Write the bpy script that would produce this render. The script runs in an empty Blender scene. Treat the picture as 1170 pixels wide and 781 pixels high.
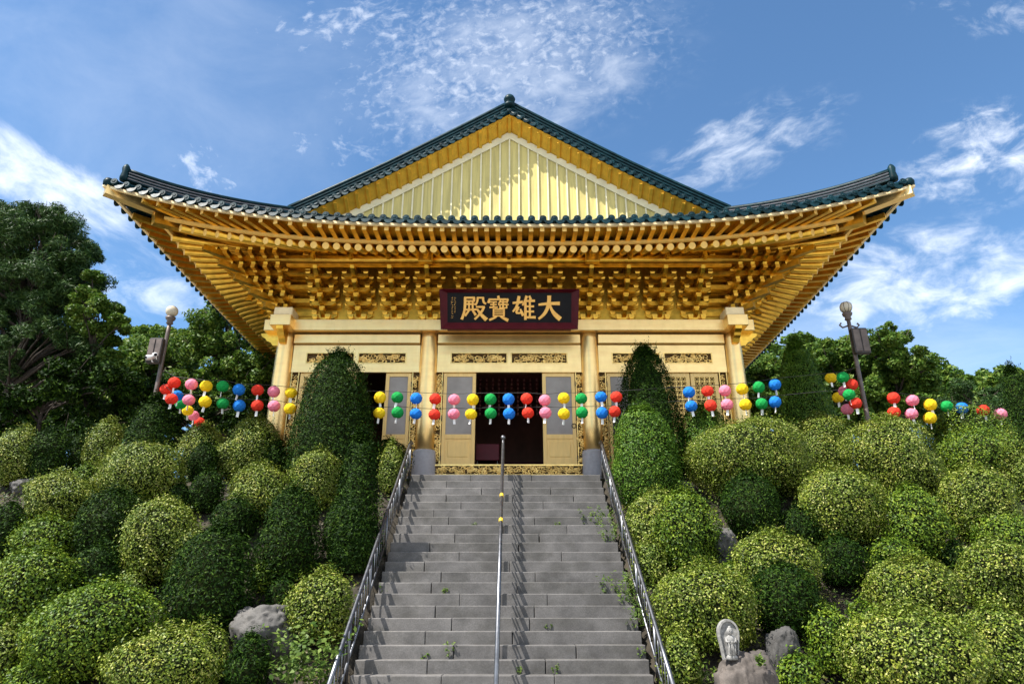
import bpy, bmesh, math, random
import numpy as np
from mathutils import Vector, Matrix
R = math.radians
sc = bpy.context.scene
col = sc.collection
rnd = random.Random(7)
rng = np.random.default_rng(11)

# ------------------------------------------------------------------ camera
F, PITCH = 780.0, R(21.4)
CX, CY, CZ = 0.07, -15.7, -2.61
cam = bpy.data.objects.new('camera', bpy.data.cameras.new('camera'))
col.objects.link(cam)
cam.location = (CX, CY, CZ)
cam.rotation_euler = (R(90) + PITCH, 0, 0)
cam.data.sensor_width = 36
cam.data.lens = 24.0
cam.data.clip_end = 3000
sc.camera = cam
def ray(u, v):
    a = (u - 585) / F; b = (390.5 - v) / F
    return Vector((a, math.cos(PITCH) - b * math.sin(PITCH), math.sin(PITCH) + b * math.cos(PITCH)))
def at(u, v, Y):
    """point seen at photo pixel (u, v) on the upright plane y = Y"""
    d = ray(u, v); s = (Y - CY) / d.y
    return Vector((CX, CY, CZ)) + d * s
def mpp(u, v, Y):
    return ((Y - CY) / ray(u, v).y) / F

# ------------------------------------------------------------------ helpers
def tag(o, label=None, cat=None, group=None, kind=None):
    if label: o['label'] = label
    if cat: o['category'] = cat
    if group: o['group'] = group
    if kind: o['kind'] = kind
    return o
def thing(name, label, cat, loc=(0, 0, 0), group=None):
    o = bpy.data.objects.new(name, None); col.objects.link(o)
    o.empty_display_size = .2
    o.location = loc
    return tag(o, label, cat, group)
def wloc(o):
    p = Vector((0, 0, 0))
    while o:
        p += o.location; o = o.parent
    return p
def link(name, me, parent=None, loc=None):
    o = bpy.data.objects.new(name, me); col.objects.link(o)
    if parent: o.parent = parent
    if loc is not None: o.location = loc
    return o

class MB:
    """collects shapes and links them as one mesh object"""
    def __init__(self): self.v = []; self.f = []; self.sm = []; self.mi = []; self.m = 0
    def add(self, vs, fs, smooth=False):
        n = len(self.v)
        self.v += [tuple(p) for p in vs]
        self.f += [tuple(i + n for i in f) for f in fs]
        self.sm += [smooth] * len(fs); self.mi += [self.m] * len(fs)
        return self
    def box(self, lo, hi, M=None):
        x0, y0, z0 = lo; x1, y1, z1 = hi
        vs = [Vector(p) for p in ((x0,y0,z0),(x1,y0,z0),(x1,y1,z0),(x0,y1,z0),(x0,y0,z1),(x1,y0,z1),(x1,y1,z1),(x0,y1,z1))]
        if M: vs = [M @ p for p in vs]
        return self.add(vs, [(0,3,2,1),(4,5,6,7),(0,1,5,4),(1,2,6,5),(2,3,7,6),(3,0,4,7)])
    def bbox(self, lo, hi, b=.01):
        """box with its front, top and side edges bevelled"""
        x0, y0, z0 = lo; x1, y1, z1 = hi
        vs = []
        for z, k in ((z0, b), (z0 + b, 0), (z1 - b, 0), (z1, b)):
            vs += [(x0+k+b*(k==0), y0+k, z), (x1-k-b*(k==0), y0+k, z), (x1-k, y0+k+b*(k==0), z), (x1-k, y1-k-b*(k==0), z),
                   (x1-k-b*(k==0), y1-k, z), (x0+k+b*(k==0), y1-k, z), (x0+k, y1-k-b*(k==0), z), (x0+k, y0+k+b*(k==0), z)]
        fs = [tuple(range(7, -1, -1)), tuple(range(24, 32))]
        for r in range(3):
            for i in range(8):
                j = (i + 1) % 8
                fs.append((r*8+i, r*8+j, r*8+8+j, r*8+8+i))
        return self.add(vs, fs)
    def beam(self, a, b, w, h, up=Vector((0, 0, 1)), w2=None, h2=None):
        a = Vector(a); b = Vector(b); d = (b - a).normalized()
        s = d.cross(up).normalized(); u = s.cross(d).normalized()
        w2 = w if w2 is None else w2; h2 = h if h2 is None else h2
        vs = []
        for p, ww, hh in ((a, w, h), (b, w2, h2)):
            vs += [p - s*ww/2 - u*hh/2, p + s*ww/2 - u*hh/2, p + s*ww/2 + u*hh/2, p - s*ww/2 + u*hh/2]
        return self.add(vs, [(0,1,2,3),(7,6,5,4),(0,4,5,1),(1,5,6,2),(2,6,7,3),(3,7,4,0)])
    def tube(self, pts, r, n=8, cap=True, smooth=True):
        pts = [Vector(p) for p in pts]
        if not hasattr(r, '__len__'): r = [r] * len(pts)
        vs = []; fs = []
        ref = None
        for i, p in enumerate(pts):
            d = (pts[min(i+1, len(pts)-1)] - pts[max(i-1, 0)]).normalized()
            if ref is None:
                ref = Vector((0, 0, 1)) if abs(d.z) < .9 else Vector((1, 0, 0))
            s = d.cross(ref).normalized(); t = s.cross(d).normalized(); ref = t
            for k in range(n):
                a = 2 * math.pi * k / n
                vs.append(p + (s * math.cos(a) + t * math.sin(a)) * r[i])
        for i in range(len(pts) - 1):
            for k in range(n):
                k2 = (k + 1) % n
                fs.append((i*n+k, i*n+k2, (i+1)*n+k2, (i+1)*n+k))
        self.add(vs, fs, smooth)
        if cap:
            m = len(self.v) - len(vs)
            for off, rev in ((0, True), ((len(pts)-1)*n, False)):
                f = [m + off + k for k in range(n)]
                self.f.append(tuple(f)); self.sm.append(False); self.mi.append(self.m)
        return self
    def lathe(self, prof, c=(0, 0, 0), n=20, smooth=True, M=None):
        c = Vector(c); vs = []; fs = []
        for r, z in prof:
            for k in range(n):
                a = 2 * math.pi * k / n
                p = Vector((r * math.cos(a), r * math.sin(a), z))
                if M: p = M @ p
                vs.append(c + p)
        for i in range(len(prof) - 1):
            for k in range(n):
                k2 = (k + 1) % n
                fs.append((i*n+k, i*n+k2, (i+1)*n+k2, (i+1)*n+k))
        fs.append(tuple(range(n-1, -1, -1))); L = (len(prof)-1)*n
        fs.append(tuple(range(L, L+n)))
        return self.add(vs, fs, smooth)
    def prism(self, poly, d, M=None):
        """2D polygon (x, z) from y = 0 to y = d"""
        n = len(poly)
        vs = [Vector((x, 0, z)) for x, z in poly] + [Vector((x, d, z)) for x, z in poly]
        if M: vs = [M @ p for p in vs]
        fs = [tuple(range(n)), tuple(range(2*n-1, n-1, -1))]
        for i in range(n):
            j = (i + 1) % n
            fs.append((i, i + n, j + n, j))
        return self.add(vs, fs)
    def loft(self, path, sec, closed=True, smooth=False):
        """section (side, up) swept along a path, side level, up vertical"""
        path = [Vector(p) for p in path]; n = len(sec); vs = []; fs = []
        for i, p in enumerate(path):
            d = path[min(i+1, len(path)-1)] - path[max(i-1, 0)]
            s = Vector((d.y, -d.x, 0)).normalized()
            for a, b in sec: vs.append(p + s * a + Vector((0, 0, b)))
        for i in range(len(path) - 1):
            for k in range(n if closed else n - 1):
                k2 = (k + 1) % n
                fs.append((i*n+k, i*n+k2, (i+1)*n+k2, (i+1)*n+k))
        if closed:
            fs.append(tuple(range(n-1, -1, -1))); L = (len(path)-1)*n; fs.append(tuple(range(L, L+n)))
        return self.add(vs, fs, smooth)
    def grid(self, rows, smooth=True):
        n = len(rows[0]); vs = [p for r in rows for p in r]
        fs = [(i*n+k, i*n+k+1, (i+1)*n+k+1, (i+1)*n+k) for i in range(len(rows)-1) for k in range(n-1)]
        return self.add(vs, fs, smooth)
    def mesh(self, name, mats, off=Vector((0, 0, 0))):
        me = bpy.data.meshes.new(name)
        me.from_pydata([(p[0]-off[0], p[1]-off[1], p[2]-off[2]) for p in self.v], [], self.f)
        if not isinstance(mats, (list, tuple)): mats = [mats]
        for m in mats: me.materials.append(m)
        me.polygons.foreach_set('use_smooth', self.sm)
        me.polygons.foreach_set('material_index', self.mi)
        me.validate(); me.update()
        bm = bmesh.new(); bm.from_mesh(me); bmesh.ops.recalc_face_normals(bm, faces=bm.faces); bm.to_mesh(me); bm.free()
        return me
    def build(self, name, mats, parent=None, origin=None):
        if parent is not None:
            return link(name, self.mesh(name, mats, wloc(parent)), parent)
        if origin is None:
            xs = [p[0] for p in self.v]; ys = [p[1] for p in self.v]; zs = [p[2] for p in self.v]
            origin = Vector(((min(xs)+max(xs))/2, (min(ys)+max(ys))/2, min(zs)))
        return link(name, self.mesh(name, mats, Vector(origin)), None, origin)

def copy_tree(o, parent=None):
    c = o.copy(); col.objects.link(c)
    if parent is not None: c.parent = parent
    for ch in list(o.children): copy_tree(ch, c)
    return c

# ------------------------------------------------------------------ materials
def nodes(name):
    m = bpy.data.materials.new(name); m.use_nodes = True
    nt = m.node_tree; b = nt.nodes['Principled BSDF']
    return m, nt, b
def N(nt, t, **kw):
    n = nt.nodes.new(t)
    for k, v in kw.items(): setattr(n, k, v)
    return n
def ramp(nt, stops, src, interp='LINEAR'):
    r = N(nt, 'ShaderNodeValToRGB'); r.color_ramp.interpolation = interp
    e = r.color_ramp.elements
    while len(e) < len(stops): e.new(.5)
    for k, (p, c) in enumerate(stops):
        e[k].position = p; e[k].color = (*c, 1)
    nt.links.new(src, r.inputs[0]); return r.outputs[0]
def noise(nt, scale, detail=4, rough=.55, coord='Object', stretch=None):
    tc = N(nt, 'ShaderNodeTexCoord'); n = N(nt, 'ShaderNodeTexNoise')
    n.inputs['Scale'].default_value = scale; n.inputs['Detail'].default_value = detail; n.inputs['Roughness'].default_value = rough
    src = tc.outputs[coord]
    if stretch:
        mp = N(nt, 'ShaderNodeMapping'); mp.inputs['Scale'].default_value = stretch
        nt.links.new(src, mp.inputs[0]); src = mp.outputs[0]
    nt.links.new(src, n.inputs['Vector']); return n.outputs['Fac']
def bump(nt, b, h, strength=.3, dist=.01):
    n = N(nt, 'ShaderNodeBump'); n.inputs['Strength'].default_value = strength; n.inputs['Distance'].default_value = dist
    nt.links.new(h, n.inputs['Height']); nt.links.new(n.outputs[0], b.inputs['Normal'])
def mat(name, c, rough=.6, metal=0, var=.15, scale=6, detail=4, bmp=.15, bdist=.004, island=0, rvar=.1, stretch=None, spec=.5, coat=0):
    m, nt, b = nodes(name)
    f = noise(nt, scale, detail, stretch=stretch)
    lo = tuple(x * (1 - var) for x in c); hi = tuple(min(1, x * (1 + var)) for x in c)
    cc = ramp(nt, [(.3, lo), (.7, hi)], f)
    if island:
        g = N(nt, 'ShaderNodeNewGeometry'); mx = N(nt, 'ShaderNodeMix', data_type='RGBA', blend_type='MULTIPLY')
        mx.inputs['Factor'].default_value = 1
        gr = ramp(nt, [(0, (1-island,)*3), (1, (1+island,)*3)], g.outputs['Random Per Island'])
        nt.links.new(cc, mx.inputs[6]); nt.links.new(gr, mx.inputs[7]); cc = mx.outputs[2]
    nt.links.new(cc, b.inputs['Base Color'])
    rr = N(nt, 'ShaderNodeMapRange'); rr.inputs['To Min'].default_value = max(.02, rough - rvar); rr.inputs['To Max'].default_value = rough + rvar
    f2 = noise(nt, scale * 2.3, 3); nt.links.new(f2, rr.inputs['Value']); nt.links.new(rr.outputs[0], b.inputs['Roughness'])
    b.inputs['Metallic'].default_value = metal
    b.inputs['Specular IOR Level'].default_value = spec
    b.inputs['Coat Weight'].default_value = coat
    if bmp: bump(nt, b, noise(nt, scale * 5, 5), bmp, bdist)
    return m
def leaf_mat(name, stops, trans=.14, rough=.5, spec=.2, nscale=1.7):
    m, nt, b = nodes(name)
    g = N(nt, 'ShaderNodeNewGeometry')
    c = ramp(nt, stops, g.outputs['Random Per Island'])
    f = noise(nt, 2.6, 5, .65)
    mx = N(nt, 'ShaderNodeMix', data_type='RGBA', blend_type='MULTIPLY'); mx.inputs['Factor'].default_value = 1
    v = ramp(nt, [(.32, (.62, .74, .7)), (.5, (.95, 1, .9)), (.7, (1.3, 1.15, 1.0))], f)
    nt.links.new(c, mx.inputs[6]); nt.links.new(v, mx.inputs[7])
    nt.links.new(mx.outputs[2], b.inputs['Base Color'])
    b.inputs['Roughness'].default_value = rough; b.inputs['Specular IOR Level'].default_value = spec
    t = N(nt, 'ShaderNodeBsdfTranslucent'); nt.links.new(mx.outputs[2], t.inputs[0])
    ms = N(nt, 'ShaderNodeMixShader'); ms.inputs[0].default_value = trans
    out = nt.nodes['Material Output']
    nt.links.new(b.outputs[0], ms.inputs[1]); nt.links.new(t.outputs[0], ms.inputs[2]); nt.links.new(ms.outputs[0], out.inputs[0])
    return m
M = {}
M['gold'] = mat('gold_leaf', (.82, .50, .075), .34, 1, .22, 5, bmp=.12, bdist=.006)
M['gold_pale'] = mat('pale_gold', (1.0, .69, .29), .38, .92, .07, 2.5, bmp=.10, bdist=.005, stretch=(.5, 1, 3))
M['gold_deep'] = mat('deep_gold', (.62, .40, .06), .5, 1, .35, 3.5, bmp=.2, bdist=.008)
M['gold_carve'] = mat('carved_gold', (.85, .58, .2), .35, 1, .2, 9)
M['gable'] = mat('gable_paint', (.60, .50, .17), .55, 0, .07, 3, bmp=.1, stretch=(1, 1, .3))
def streak(m, amt, sc, st):
    nt = m.node_tree; b = nt.nodes['Principled BSDF']; lk = b.inputs['Base Color'].links[0]; src = lk.from_socket
    f = noise(nt, sc, 5, .6, stretch=st); mx = N(nt, 'ShaderNodeMix', data_type='RGBA', blend_type='MULTIPLY'); mx.inputs['Factor'].default_value = 1
    nt.links.new(src, mx.inputs[6]); nt.links.new(ramp(nt, [(.38, (1-amt, 1-amt, 1-amt*1.1)), (.56, (1, 1, 1))], f), mx.inputs[7]); nt.links.new(mx.outputs[2], b.inputs['Base Color'])
streak(M['gable'], .22, 2.5, (5, 1, .35)); streak(M['gold_pale'], .06, 2.0, (2.5, 1, .8))
M['trim'] = mat('pale_trim', (.72, .66, .44), .5, 0, .1, 4)
M['door'] = mat('door_paint', (.82, .56, .20), .5, .1, .08, 4, stretch=(3, 1, .6))
M['scallop'] = mat('cream_board', (.86, .70, .42), .5, .2, .1, 5)
M['rafter_end'] = mat('yellow_rafter_end', (.90, .60, .18), .5, .25, .1, 8)
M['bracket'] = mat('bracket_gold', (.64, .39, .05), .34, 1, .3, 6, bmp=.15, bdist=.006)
M['soffit'] = mat('soffit_gold_shade', (.46, .28, .03), .5, 1, .25, 4)  # darker gold, the shade between the rafters put into the colour
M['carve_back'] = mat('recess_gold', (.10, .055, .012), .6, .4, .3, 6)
M['slip'] = mat('red_slip_paper', (.20, .09, .07), .7, 0, .2, 9)
M['gable_gold'] = mat('gable_gold_paint', (.85, .50, .05), .45, .35, .15, 5)
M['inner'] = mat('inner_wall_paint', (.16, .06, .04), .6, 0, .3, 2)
M['darkrock'] = mat('shaded_rock', (.05, .048, .046), .9, 0, .5, 5, bmp=.5, bdist=.02)  # darker copy of the rock, its shade put into the colour
M['tile'] = mat('glazed_tile', (.004, .020, .026), .42, 0, .5, 7, bmp=.25, bdist=.006, island=.35, spec=.10)
M['mortar'] = mat('ridge_mortar', (.20, .19, .21), .8, 0, .2, 8)
M['dark'] = mat('dark_wood', (.022, .012, .008), .7, 0, .3, 5)
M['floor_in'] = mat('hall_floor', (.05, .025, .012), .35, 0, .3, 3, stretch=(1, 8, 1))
M['plinth'] = mat('plinth_stone', (.36, .35, .37), .75, 0, .1, 14, bmp=.25)
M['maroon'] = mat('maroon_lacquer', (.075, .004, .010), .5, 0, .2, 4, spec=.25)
M['black'] = mat('black_lacquer', (.005, .005, .007), .6, 0, .3, 4, spec=.2)
M['letter'] = mat('gilt_letter', (.95, .52, .13), .5, .3, .12, 12)
M['mesh'] = mat('insect_mesh', (.31, .285, .265), .8, 0, .16, 2.5, bmp=0)
M['steel'] = mat('steel_rail', (.17, .175, .19), .42, 1, .25, 8)
M['iron'] = mat('dark_iron', (.05, .045, .045), .5, .5, .3, 10)
M['pole'] = mat('lamp_pole_paint', (.10, .075, .065), .5, .2, .35, 6)
M['tape'] = mat('yellow_tape', (.75, .50, .03), .5, 0, .2, 20)
M['white'] = mat('white_paper', (.78, .78, .78), .6, 0, .05, 9)
M['wire'] = mat('cable_rubber', (.03, .03, .03), .6, 0, .2, 9)
M['globe'] = mat('frosted_globe', (.50, .44, .34), .25, 0, .12, 3, bmp=0)
M['camwhite'] = mat('white_plastic', (.75, .75, .76), .35, 0, .05, 8, bmp=0)
M['statue'] = mat('pale_granite', (.21, .205, .195), .85, 0, .4, 30, bmp=.3)
def stone_mat(name, c, var, island):
    m, nt, b = nodes(name)
    f = noise(nt, 3.0, 6, .65); g = noise(nt, 60, 3)
    c1 = ramp(nt, [(.25, tuple(x*(1-var) for x in c)), (.5, c), (.75, tuple(x*(1+var) for x in c))], f)
    geo = N(nt, 'ShaderNodeNewGeometry')
    mx = N(nt, 'ShaderNodeMix', data_type='RGBA', blend_type='MULTIPLY'); mx.inputs['Factor'].default_value = 1
    nt.links.new(c1, mx.inputs[6]); nt.links.new(ramp(nt, [(0, (1-island, 1-island, 1-island)), (.5, (1, 1, 1)), (1, (1+island, 1+island*.9, 1+island*.75))], geo.outputs['Random Per Island']), mx.inputs[7])
    mx2 = N(nt, 'ShaderNodeMix', data_type='RGBA', blend_type='MULTIPLY'); mx2.inputs['Factor'].default_value = .6
    nt.links.new(mx.outputs[2], mx2.inputs[6]); nt.links.new(ramp(nt, [(.35, (.7, .7, .7)), (.65, (1.2, 1.2, 1.2))], g), mx2.inputs[7])
    nt.links.new(mx2.outputs[2], b.inputs['Base Color']); b.inputs['Roughness'].default_value = .8
    bump(nt, b, noise(nt, 25, 6, .7), .35, .006)
    return m
M['step'] = stone_mat('step_granite', (.118, .112, .109), .42, .24)
streak(M['step'], .28, 1.6, (1, 1, 2.2))
M['rock'] = stone_mat('garden_rock', (.085, .080, .075), .8, .05)
M['stump'] = stone_mat('brown_rock', (.070, .058, .050), .9, .05)
M['soil'] = mat('garden_soil', (.030, .024, .015), .95, 0, .5, 5, bmp=.6, bdist=.03)
M['terrace'] = mat('terrace_sand', (.27, .245, .21), .9, 0, .15, 8)
M['plaza'] = mat('plaza_paving', (.24, .225, .20), .85, 0, .15, 1.5)
M['hill'] = mat('hill_ground', (.03, .045, .015), .95, 0, .4, .5)
M['bark'] = mat('tree_bark', (.035, .025, .018), .9, 0, .4, 12, bmp=.8, bdist=.02)
M['twig_shade'] = mat('shrub_twigs_shade', (.014, .018, .007), .95, 0, .4, 20, spec=0)
M['A'] = leaf_mat('azalea_leaves', [(0, (.026, .050, .005)), (.4, (.088, .130, .009)), (.8, (.21, .25, .032)), (1, (.38, .38, .14))])
M['B'] = leaf_mat('boxwood_leaves', [(0, (.018, .044, .004)), (.5, (.075, .135, .008)), (1, (.20, .26, .025))])
M['D'] = leaf_mat('yew_needles', [(0, (.004, .013, .002)), (.65, (.012, .033, .003)), (1, (.050, .095, .010))], .08, .6, .08)
M['Y'] = leaf_mat('bright_yew_needles', [(0, (.022, .062, .005)), (.6, (.065, .140, .012)), (1, (.15, .24, .025))], .15)
M['T'] = leaf_mat('tree_leaves', [(0, (.032, .078, .010)), (.6, (.085, .155, .020)), (1, (.18, .24, .045))], .3)
M['P'] = leaf_mat('pine_needles', [(0, (.014, .040, .011)), (.6, (.036, .078, .019)), (1, (.085, .14, .035))], .15)
M['creeper'] = leaf_mat('creeper_leaves', [(0, (.05, .035, .015)), (.35, (.03, .05, .01)), (.7, (.06, .10, .015)), (1, (.12, .09, .04))], .1)
M['W'] = leaf_mat('weed_leaves', [(0, (.05, .10, .015)), (1, (.16, .22, .05))], .35)
LC = {'red': (.78, .055, .03), 'pink': (.86, .27, .38), 'yellow': (.86, .62, .02), 'green': (.015, .34, .075), 'blue': (.02, .22, .70)}
for k, c in LC.items():
    m, nt, b = nodes(k + '_lantern_paper')
    f = noise(nt, 14, 3)
    cc = ramp(nt, [(.3, tuple(x*.85 for x in c)), (.7, tuple(min(1, x*1.08) for x in c))], f)
    nt.links.new(cc, b.inputs['Base Color']); b.inputs['Roughness'].default_value = .75; b.inputs['Specular IOR Level'].default_value = .12
    t = N(nt, 'ShaderNodeBsdfTranslucent'); nt.links.new(cc, t.inputs[0])
    ms = N(nt, 'ShaderNodeMixShader'); ms.inputs[0].default_value = .3
    nt.links.new(b.outputs[0], ms.inputs[1]); nt.links.new(t.outputs[0], ms.inputs[2]); nt.links.new(ms.outputs[0], nt.nodes['Material Output'].inputs[0])
    M[k] = m
# ------------------------------------------------------------------ ground, stairs, handrails
RISE, RUN, NS, SX, SW = .17, .22, 25, -.06, 1.967
SL = RISE / RUN
ZB = -RISE * (NS - .3)
YF = -1.5 - RUN * (NS - .3)
def slope_z(y):
    return 0 if y > -1.5 else max(ZB, SL * (y + 1.5))
b = MB(); b.add([(-400, -400, ZB), (400, -400, ZB), (400, YF + .3, ZB), (-400, YF + .3, ZB)], [(0, 1, 2, 3)])
tag(b.build('plaza_ground', M['plaza'], origin=(0, 0, ZB)), kind='structure')
b = MB()
b.add([(-400, -1.25, -.03), (400, -1.25, -.03), (400, 600, -.03), (-400, 600, -.03)], [(0, 1, 2, 3)])
tag(b.build('terrace_ground', M['terrace'], origin=(0, 0, 0)), kind='structure')
for sg in (-1, 1):
    b = MB(); rows = []
    for j in range(28):
        y = YF - .2 + (-1.2 - YF + .2) * j / 27; row = []
        for i in range(60):
            x = (1.9 if i == 0 else 2.08 + (i - 1) * .42) + (0 if i < 50 else (i - 50) ** 2 * .5)
            z = slope_z(y) - .12 + (-.3 if i == 0 else .09 * math.sin(x * 2.1 + y * 1.3) * math.sin(y * 2.7 - x) + rnd.uniform(-.04, .04))
            row.append((SX + sg * x, y, z - (.04 if y > -1.3 else 0)))
        rows.append(row)
    b.grid(rows); tag(b.build('garden_slope', M['soil']), kind='structure')

st = thing('stone_staircase', 'wide flight of grey granite steps rising between the shrubs to the golden hall', 'staircase', (SX, -4, 0))
for k in range(NS):
    b = MB(); y0 = -1.5 - RUN * k; z1 = -RISE * k
    cuts = [SX - SW]; off = (.35 if k % 2 else .75) * rnd.uniform(.8, 1.2)
    x = SX - SW + off + rnd.uniform(.2, .7)
    while x < SX + SW - .5:
        cuts.append(x); x += rnd.uniform(1.05, 1.75)
    cuts.append(SX + SW)
    for a, c in zip(cuts, cuts[1:]):
        j = rnd.uniform(-.006, .006); g = rnd.choice((.002, .003, .008)); jz = rnd.uniform(-.003, .003)
        b.bbox((a + g, y0 + j, z1 - RISE - .03), (c - g, y0 + .42 if k else -1.0, z1 + jz), .009)
    b.build('step', M['step'], st)

b = MB(); yb_ = -1.5 - RUN * NS
b.add([(SX + s*(SW - .02), y, z) for s in (-1, 1) for y, z in ((-1.1, -.22), (yb_ + .3, SL*(yb_ + 1.8) - .30), (yb_ + .3, ZB - .3), (-1.1, ZB - .3))], [(0, 4, 5, 1), (0, 1, 2, 3), (7, 6, 5, 4)])
b.build('stair_core', M['darkrock'], st)
def stair_line(y): return SL * (y + 1.5) if y < -1.5 else 0
def side_rail(X, label):
    t = thing('handrail', label, 'handrail', (X, -4.2, slope_z(-4.2)))
    ya, yb = -1.35, -6.95; H = .62
    def L(y, h): return Vector((X, y, SL * (y + 1.5) + h))
    b = MB(); top = [L(ya, H) + Vector((0, .18, 0)), L(ya, H)] + [L(ya + (yb - ya) * i / 8, H) for i in range(1, 9)]
    b.tube(top, .03, 10); b.build('top_rail', M['steel'], t)
    b = MB(); b.tube([L(ya, .10), L(yb, .10)], .018, 8); b.build('bottom_rail', M['steel'], t)
    n = 5
    for i in range(n + 1):
        y = ya + (yb - ya) * i / n; b = MB(); b.tube([L(y, -.16), L(y, H)], .022, 8); b.build('post', M['steel'], t)
    m = 36
    for i in range(1, m):
        if i % 7 == 0: continue
        y = ya + (yb - ya) * i / m; b = MB(); b.tube([L(y, .10), L(y, H - .01)], .009, 6); b.build('baluster', M['steel'], t)
side_rail(SX - SW - .06, 'grey steel handrail with thin balusters down the left edge of the stone steps')
side_rail(SX + SW + .06, 'grey steel handrail with thin balusters down the right edge of the stone steps')
t = thing('handrail', 'single steel centre handrail splitting the stone steps, yellow tape on it', 'handrail', (-.115, -4.2, slope_z(-4.2)))
XC = -.115
def L(y, h): return Vector((XC, y, SL * (y + 1.5) + h))
b = MB(); b.tube([L(-1.62, .72), L(-7.0, .72)], .03, 10); b.build('top_rail', M['steel'], t)
for h in (.52, .42):
    b = MB(); b.tube([L(-1.62, h), L(-7.0, h)], .013, 6); b.build('middle_rail', M['steel'], t)
b = MB(); b.tube([(XC, -1.6, 0), (XC, -1.6, .70)], .028, 10)
b.lathe([(.02, .70), (.034, .72), (.05, .745), (.05, .775), (.03, .80), (.008, .81)], (XC, -1.6, 0), 12); b.build('end_post', M['steel'], t)
for k in (3, 7, 11, 14, 18, 22):
    y = -1.5 - RUN * k - .05; z = -RISE * (k + 1) + .01
    zt = SL * (y + 1.5) + .72
    b = MB(); b.tube([(XC, y, z), (XC, y, zt)], .019, 8); b.build('post', M['steel'], t)
    b = MB(); b.bbox((XC - .012, y - .09, zt - .31), (XC + .012, y + .09, zt - .06), .003); b.build('panel', M['steel'], t)
for v in (604, 637):
    y = -1.5 - RUN * (8 if v == 604 else 11) - .1
    b = MB(); b.tube([L(y - .035, .72), L(y + .035, .72)], .036, 10); b.tube([L(y - .008, .68), L(y + .008, .765)], .013, 6); b.build('tape', M['tape'], t)

# ------------------------------------------------------------------ the hall
DEP = 12.0
CXS = (-5.5, -1.966, 1.966, 5.5)
hall = thing('temple_hall', 'golden temple hall with sweeping dark green tiled roof at the top of the steps', 'temple', (0, 6, 0))
LV = dict(tile=(2.70, 3.25, 5.24, .66), fly=(2.60, 3.12, 5.19, .62), strip=(2.05, 2.43, 5.14, .47), raft=(2.00, 2.36, 5.02, .45))
def ef(lv, x):
    o, oc, z, r = LV[lv]; s = min(1, abs(x) / (5.5 + oc)) ** 3
    return Vector((x, -(o + (oc - o) * s), z + r * s))
def es(lv, y, sg=1):
    o, oc, z, r = LV[lv]; s = min(1, abs(y - DEP/2) / (DEP/2 + oc)) ** 3
    return Vector((sg * (5.5 + o + (oc - o) * s), y, z + r * s))

# stone base under the hall and columns
b = MB(); b.box((-5.3, -.05, -.02), (5.3, 11.9, .24)); b.build('foundation', M['plinth'], hall)
def column(x, y, front=True):
    b = MB(); b.lathe([(.222, .80), (.228, 1.4), (.222, 2.6), (.205, 3.6), (.20, 3.74)], (x, y, 0), 28); c = b.build('column', M['gold_pale'], hall)
    b = MB(); b.lathe([(.30, -.03), (.285, .2), (.265, .78), (.25, .82)], (x, y, 0), 28); b.build('plinth_stone', M['plinth'], c)
for x in CXS: column(x, 0)
for x in (-5.5, 5.5):
    for y in (4, 8, 12): column(x, y)
# beams of the facade
b = MB(); b.bbox((-6.0, -.29, 3.735), (6.0, .25, 4.03), .012); b.build('plate_beam', M['gold_pale'], hall)
for x0, x1 in ((-5.28, -2.18), (-1.75, 1.75), (2.18, 5.28)):
    b = MB(); b.bbox((x0, -.13, 3.46), (x1, .1, 3.70), .012); b.build('tie_beam', M['gold_pale'], hall)
for sg in (-1, 1):   # side plate beams and the crossing beam ends at the corner columns
    b = MB(); b.bbox((sg*5.5 - .25, -.62, 3.742), (sg*5.5 + .25, 12.5, 4.024), .012); b.build('side_plate_beam', M['gold_pale'], hall)
    b = MB(); b.bbox((sg*5.5 - .12, .2, 3.46), (sg*5.5 + .12, 11.9, 3.70), .012); b.build('side_tie_beam', M['gold_pale'], hall)
    b = MB(); b.bbox((sg*5.5 - .225, -.50, 4.036), (sg*5.5 + .225, .225, 4.27), .02); b.build('column_cap', M['scallop'], hall)
    # curved beam noses under the crossing
    for ax in (0, 1):
        b = MB(); poly = [(0, 3.735), (.62, 3.735), (.60, 3.66), (.50, 3.60), (.46, 3.54), (.36, 3.50), (.30, 3.42), (0, 3.40)]
        Mx = Matrix.Translation((sg*5.5, 0, 0)) @ (Matrix.Rotation(R(-90), 4, 'Z') if ax else (Matrix.Rotation(R(180), 4, 'Z') if sg < 0 else Matrix()))
        b.prism(poly, .16, Mx @ Matrix.Translation((0, -.08, 0))); b.build('beam_nose', M['gold'], hall)
# carved openwork
def scrolls(b, x0, x1, z0, z1, y, n, r=.012, size=.05):
    for _ in range(n):
        cx = rnd.uniform(x0 + size*.6, x1 - size*.6); cz = rnd.uniform(z0 + size*.5, z1 - size*.5) if z1 - z0 > size else (z0+z1)/2
        a0 = rnd.uniform(0, 6.28); sg = rnd.choice((-1, 1)); yy = y + rnd.uniform(-.015, .01); pts = []
        for i in range(8):
            rr = size * (1 - .09 * i) * .95; a = a0 + sg * i * .75
            pts.append((cx + rr * math.cos(a), yy, cz + rr * .8 * math.sin(a)))
        b.tube(pts, [r * (1.15 - .09 * i) for i in range(8)], 4, cap=False)
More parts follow.
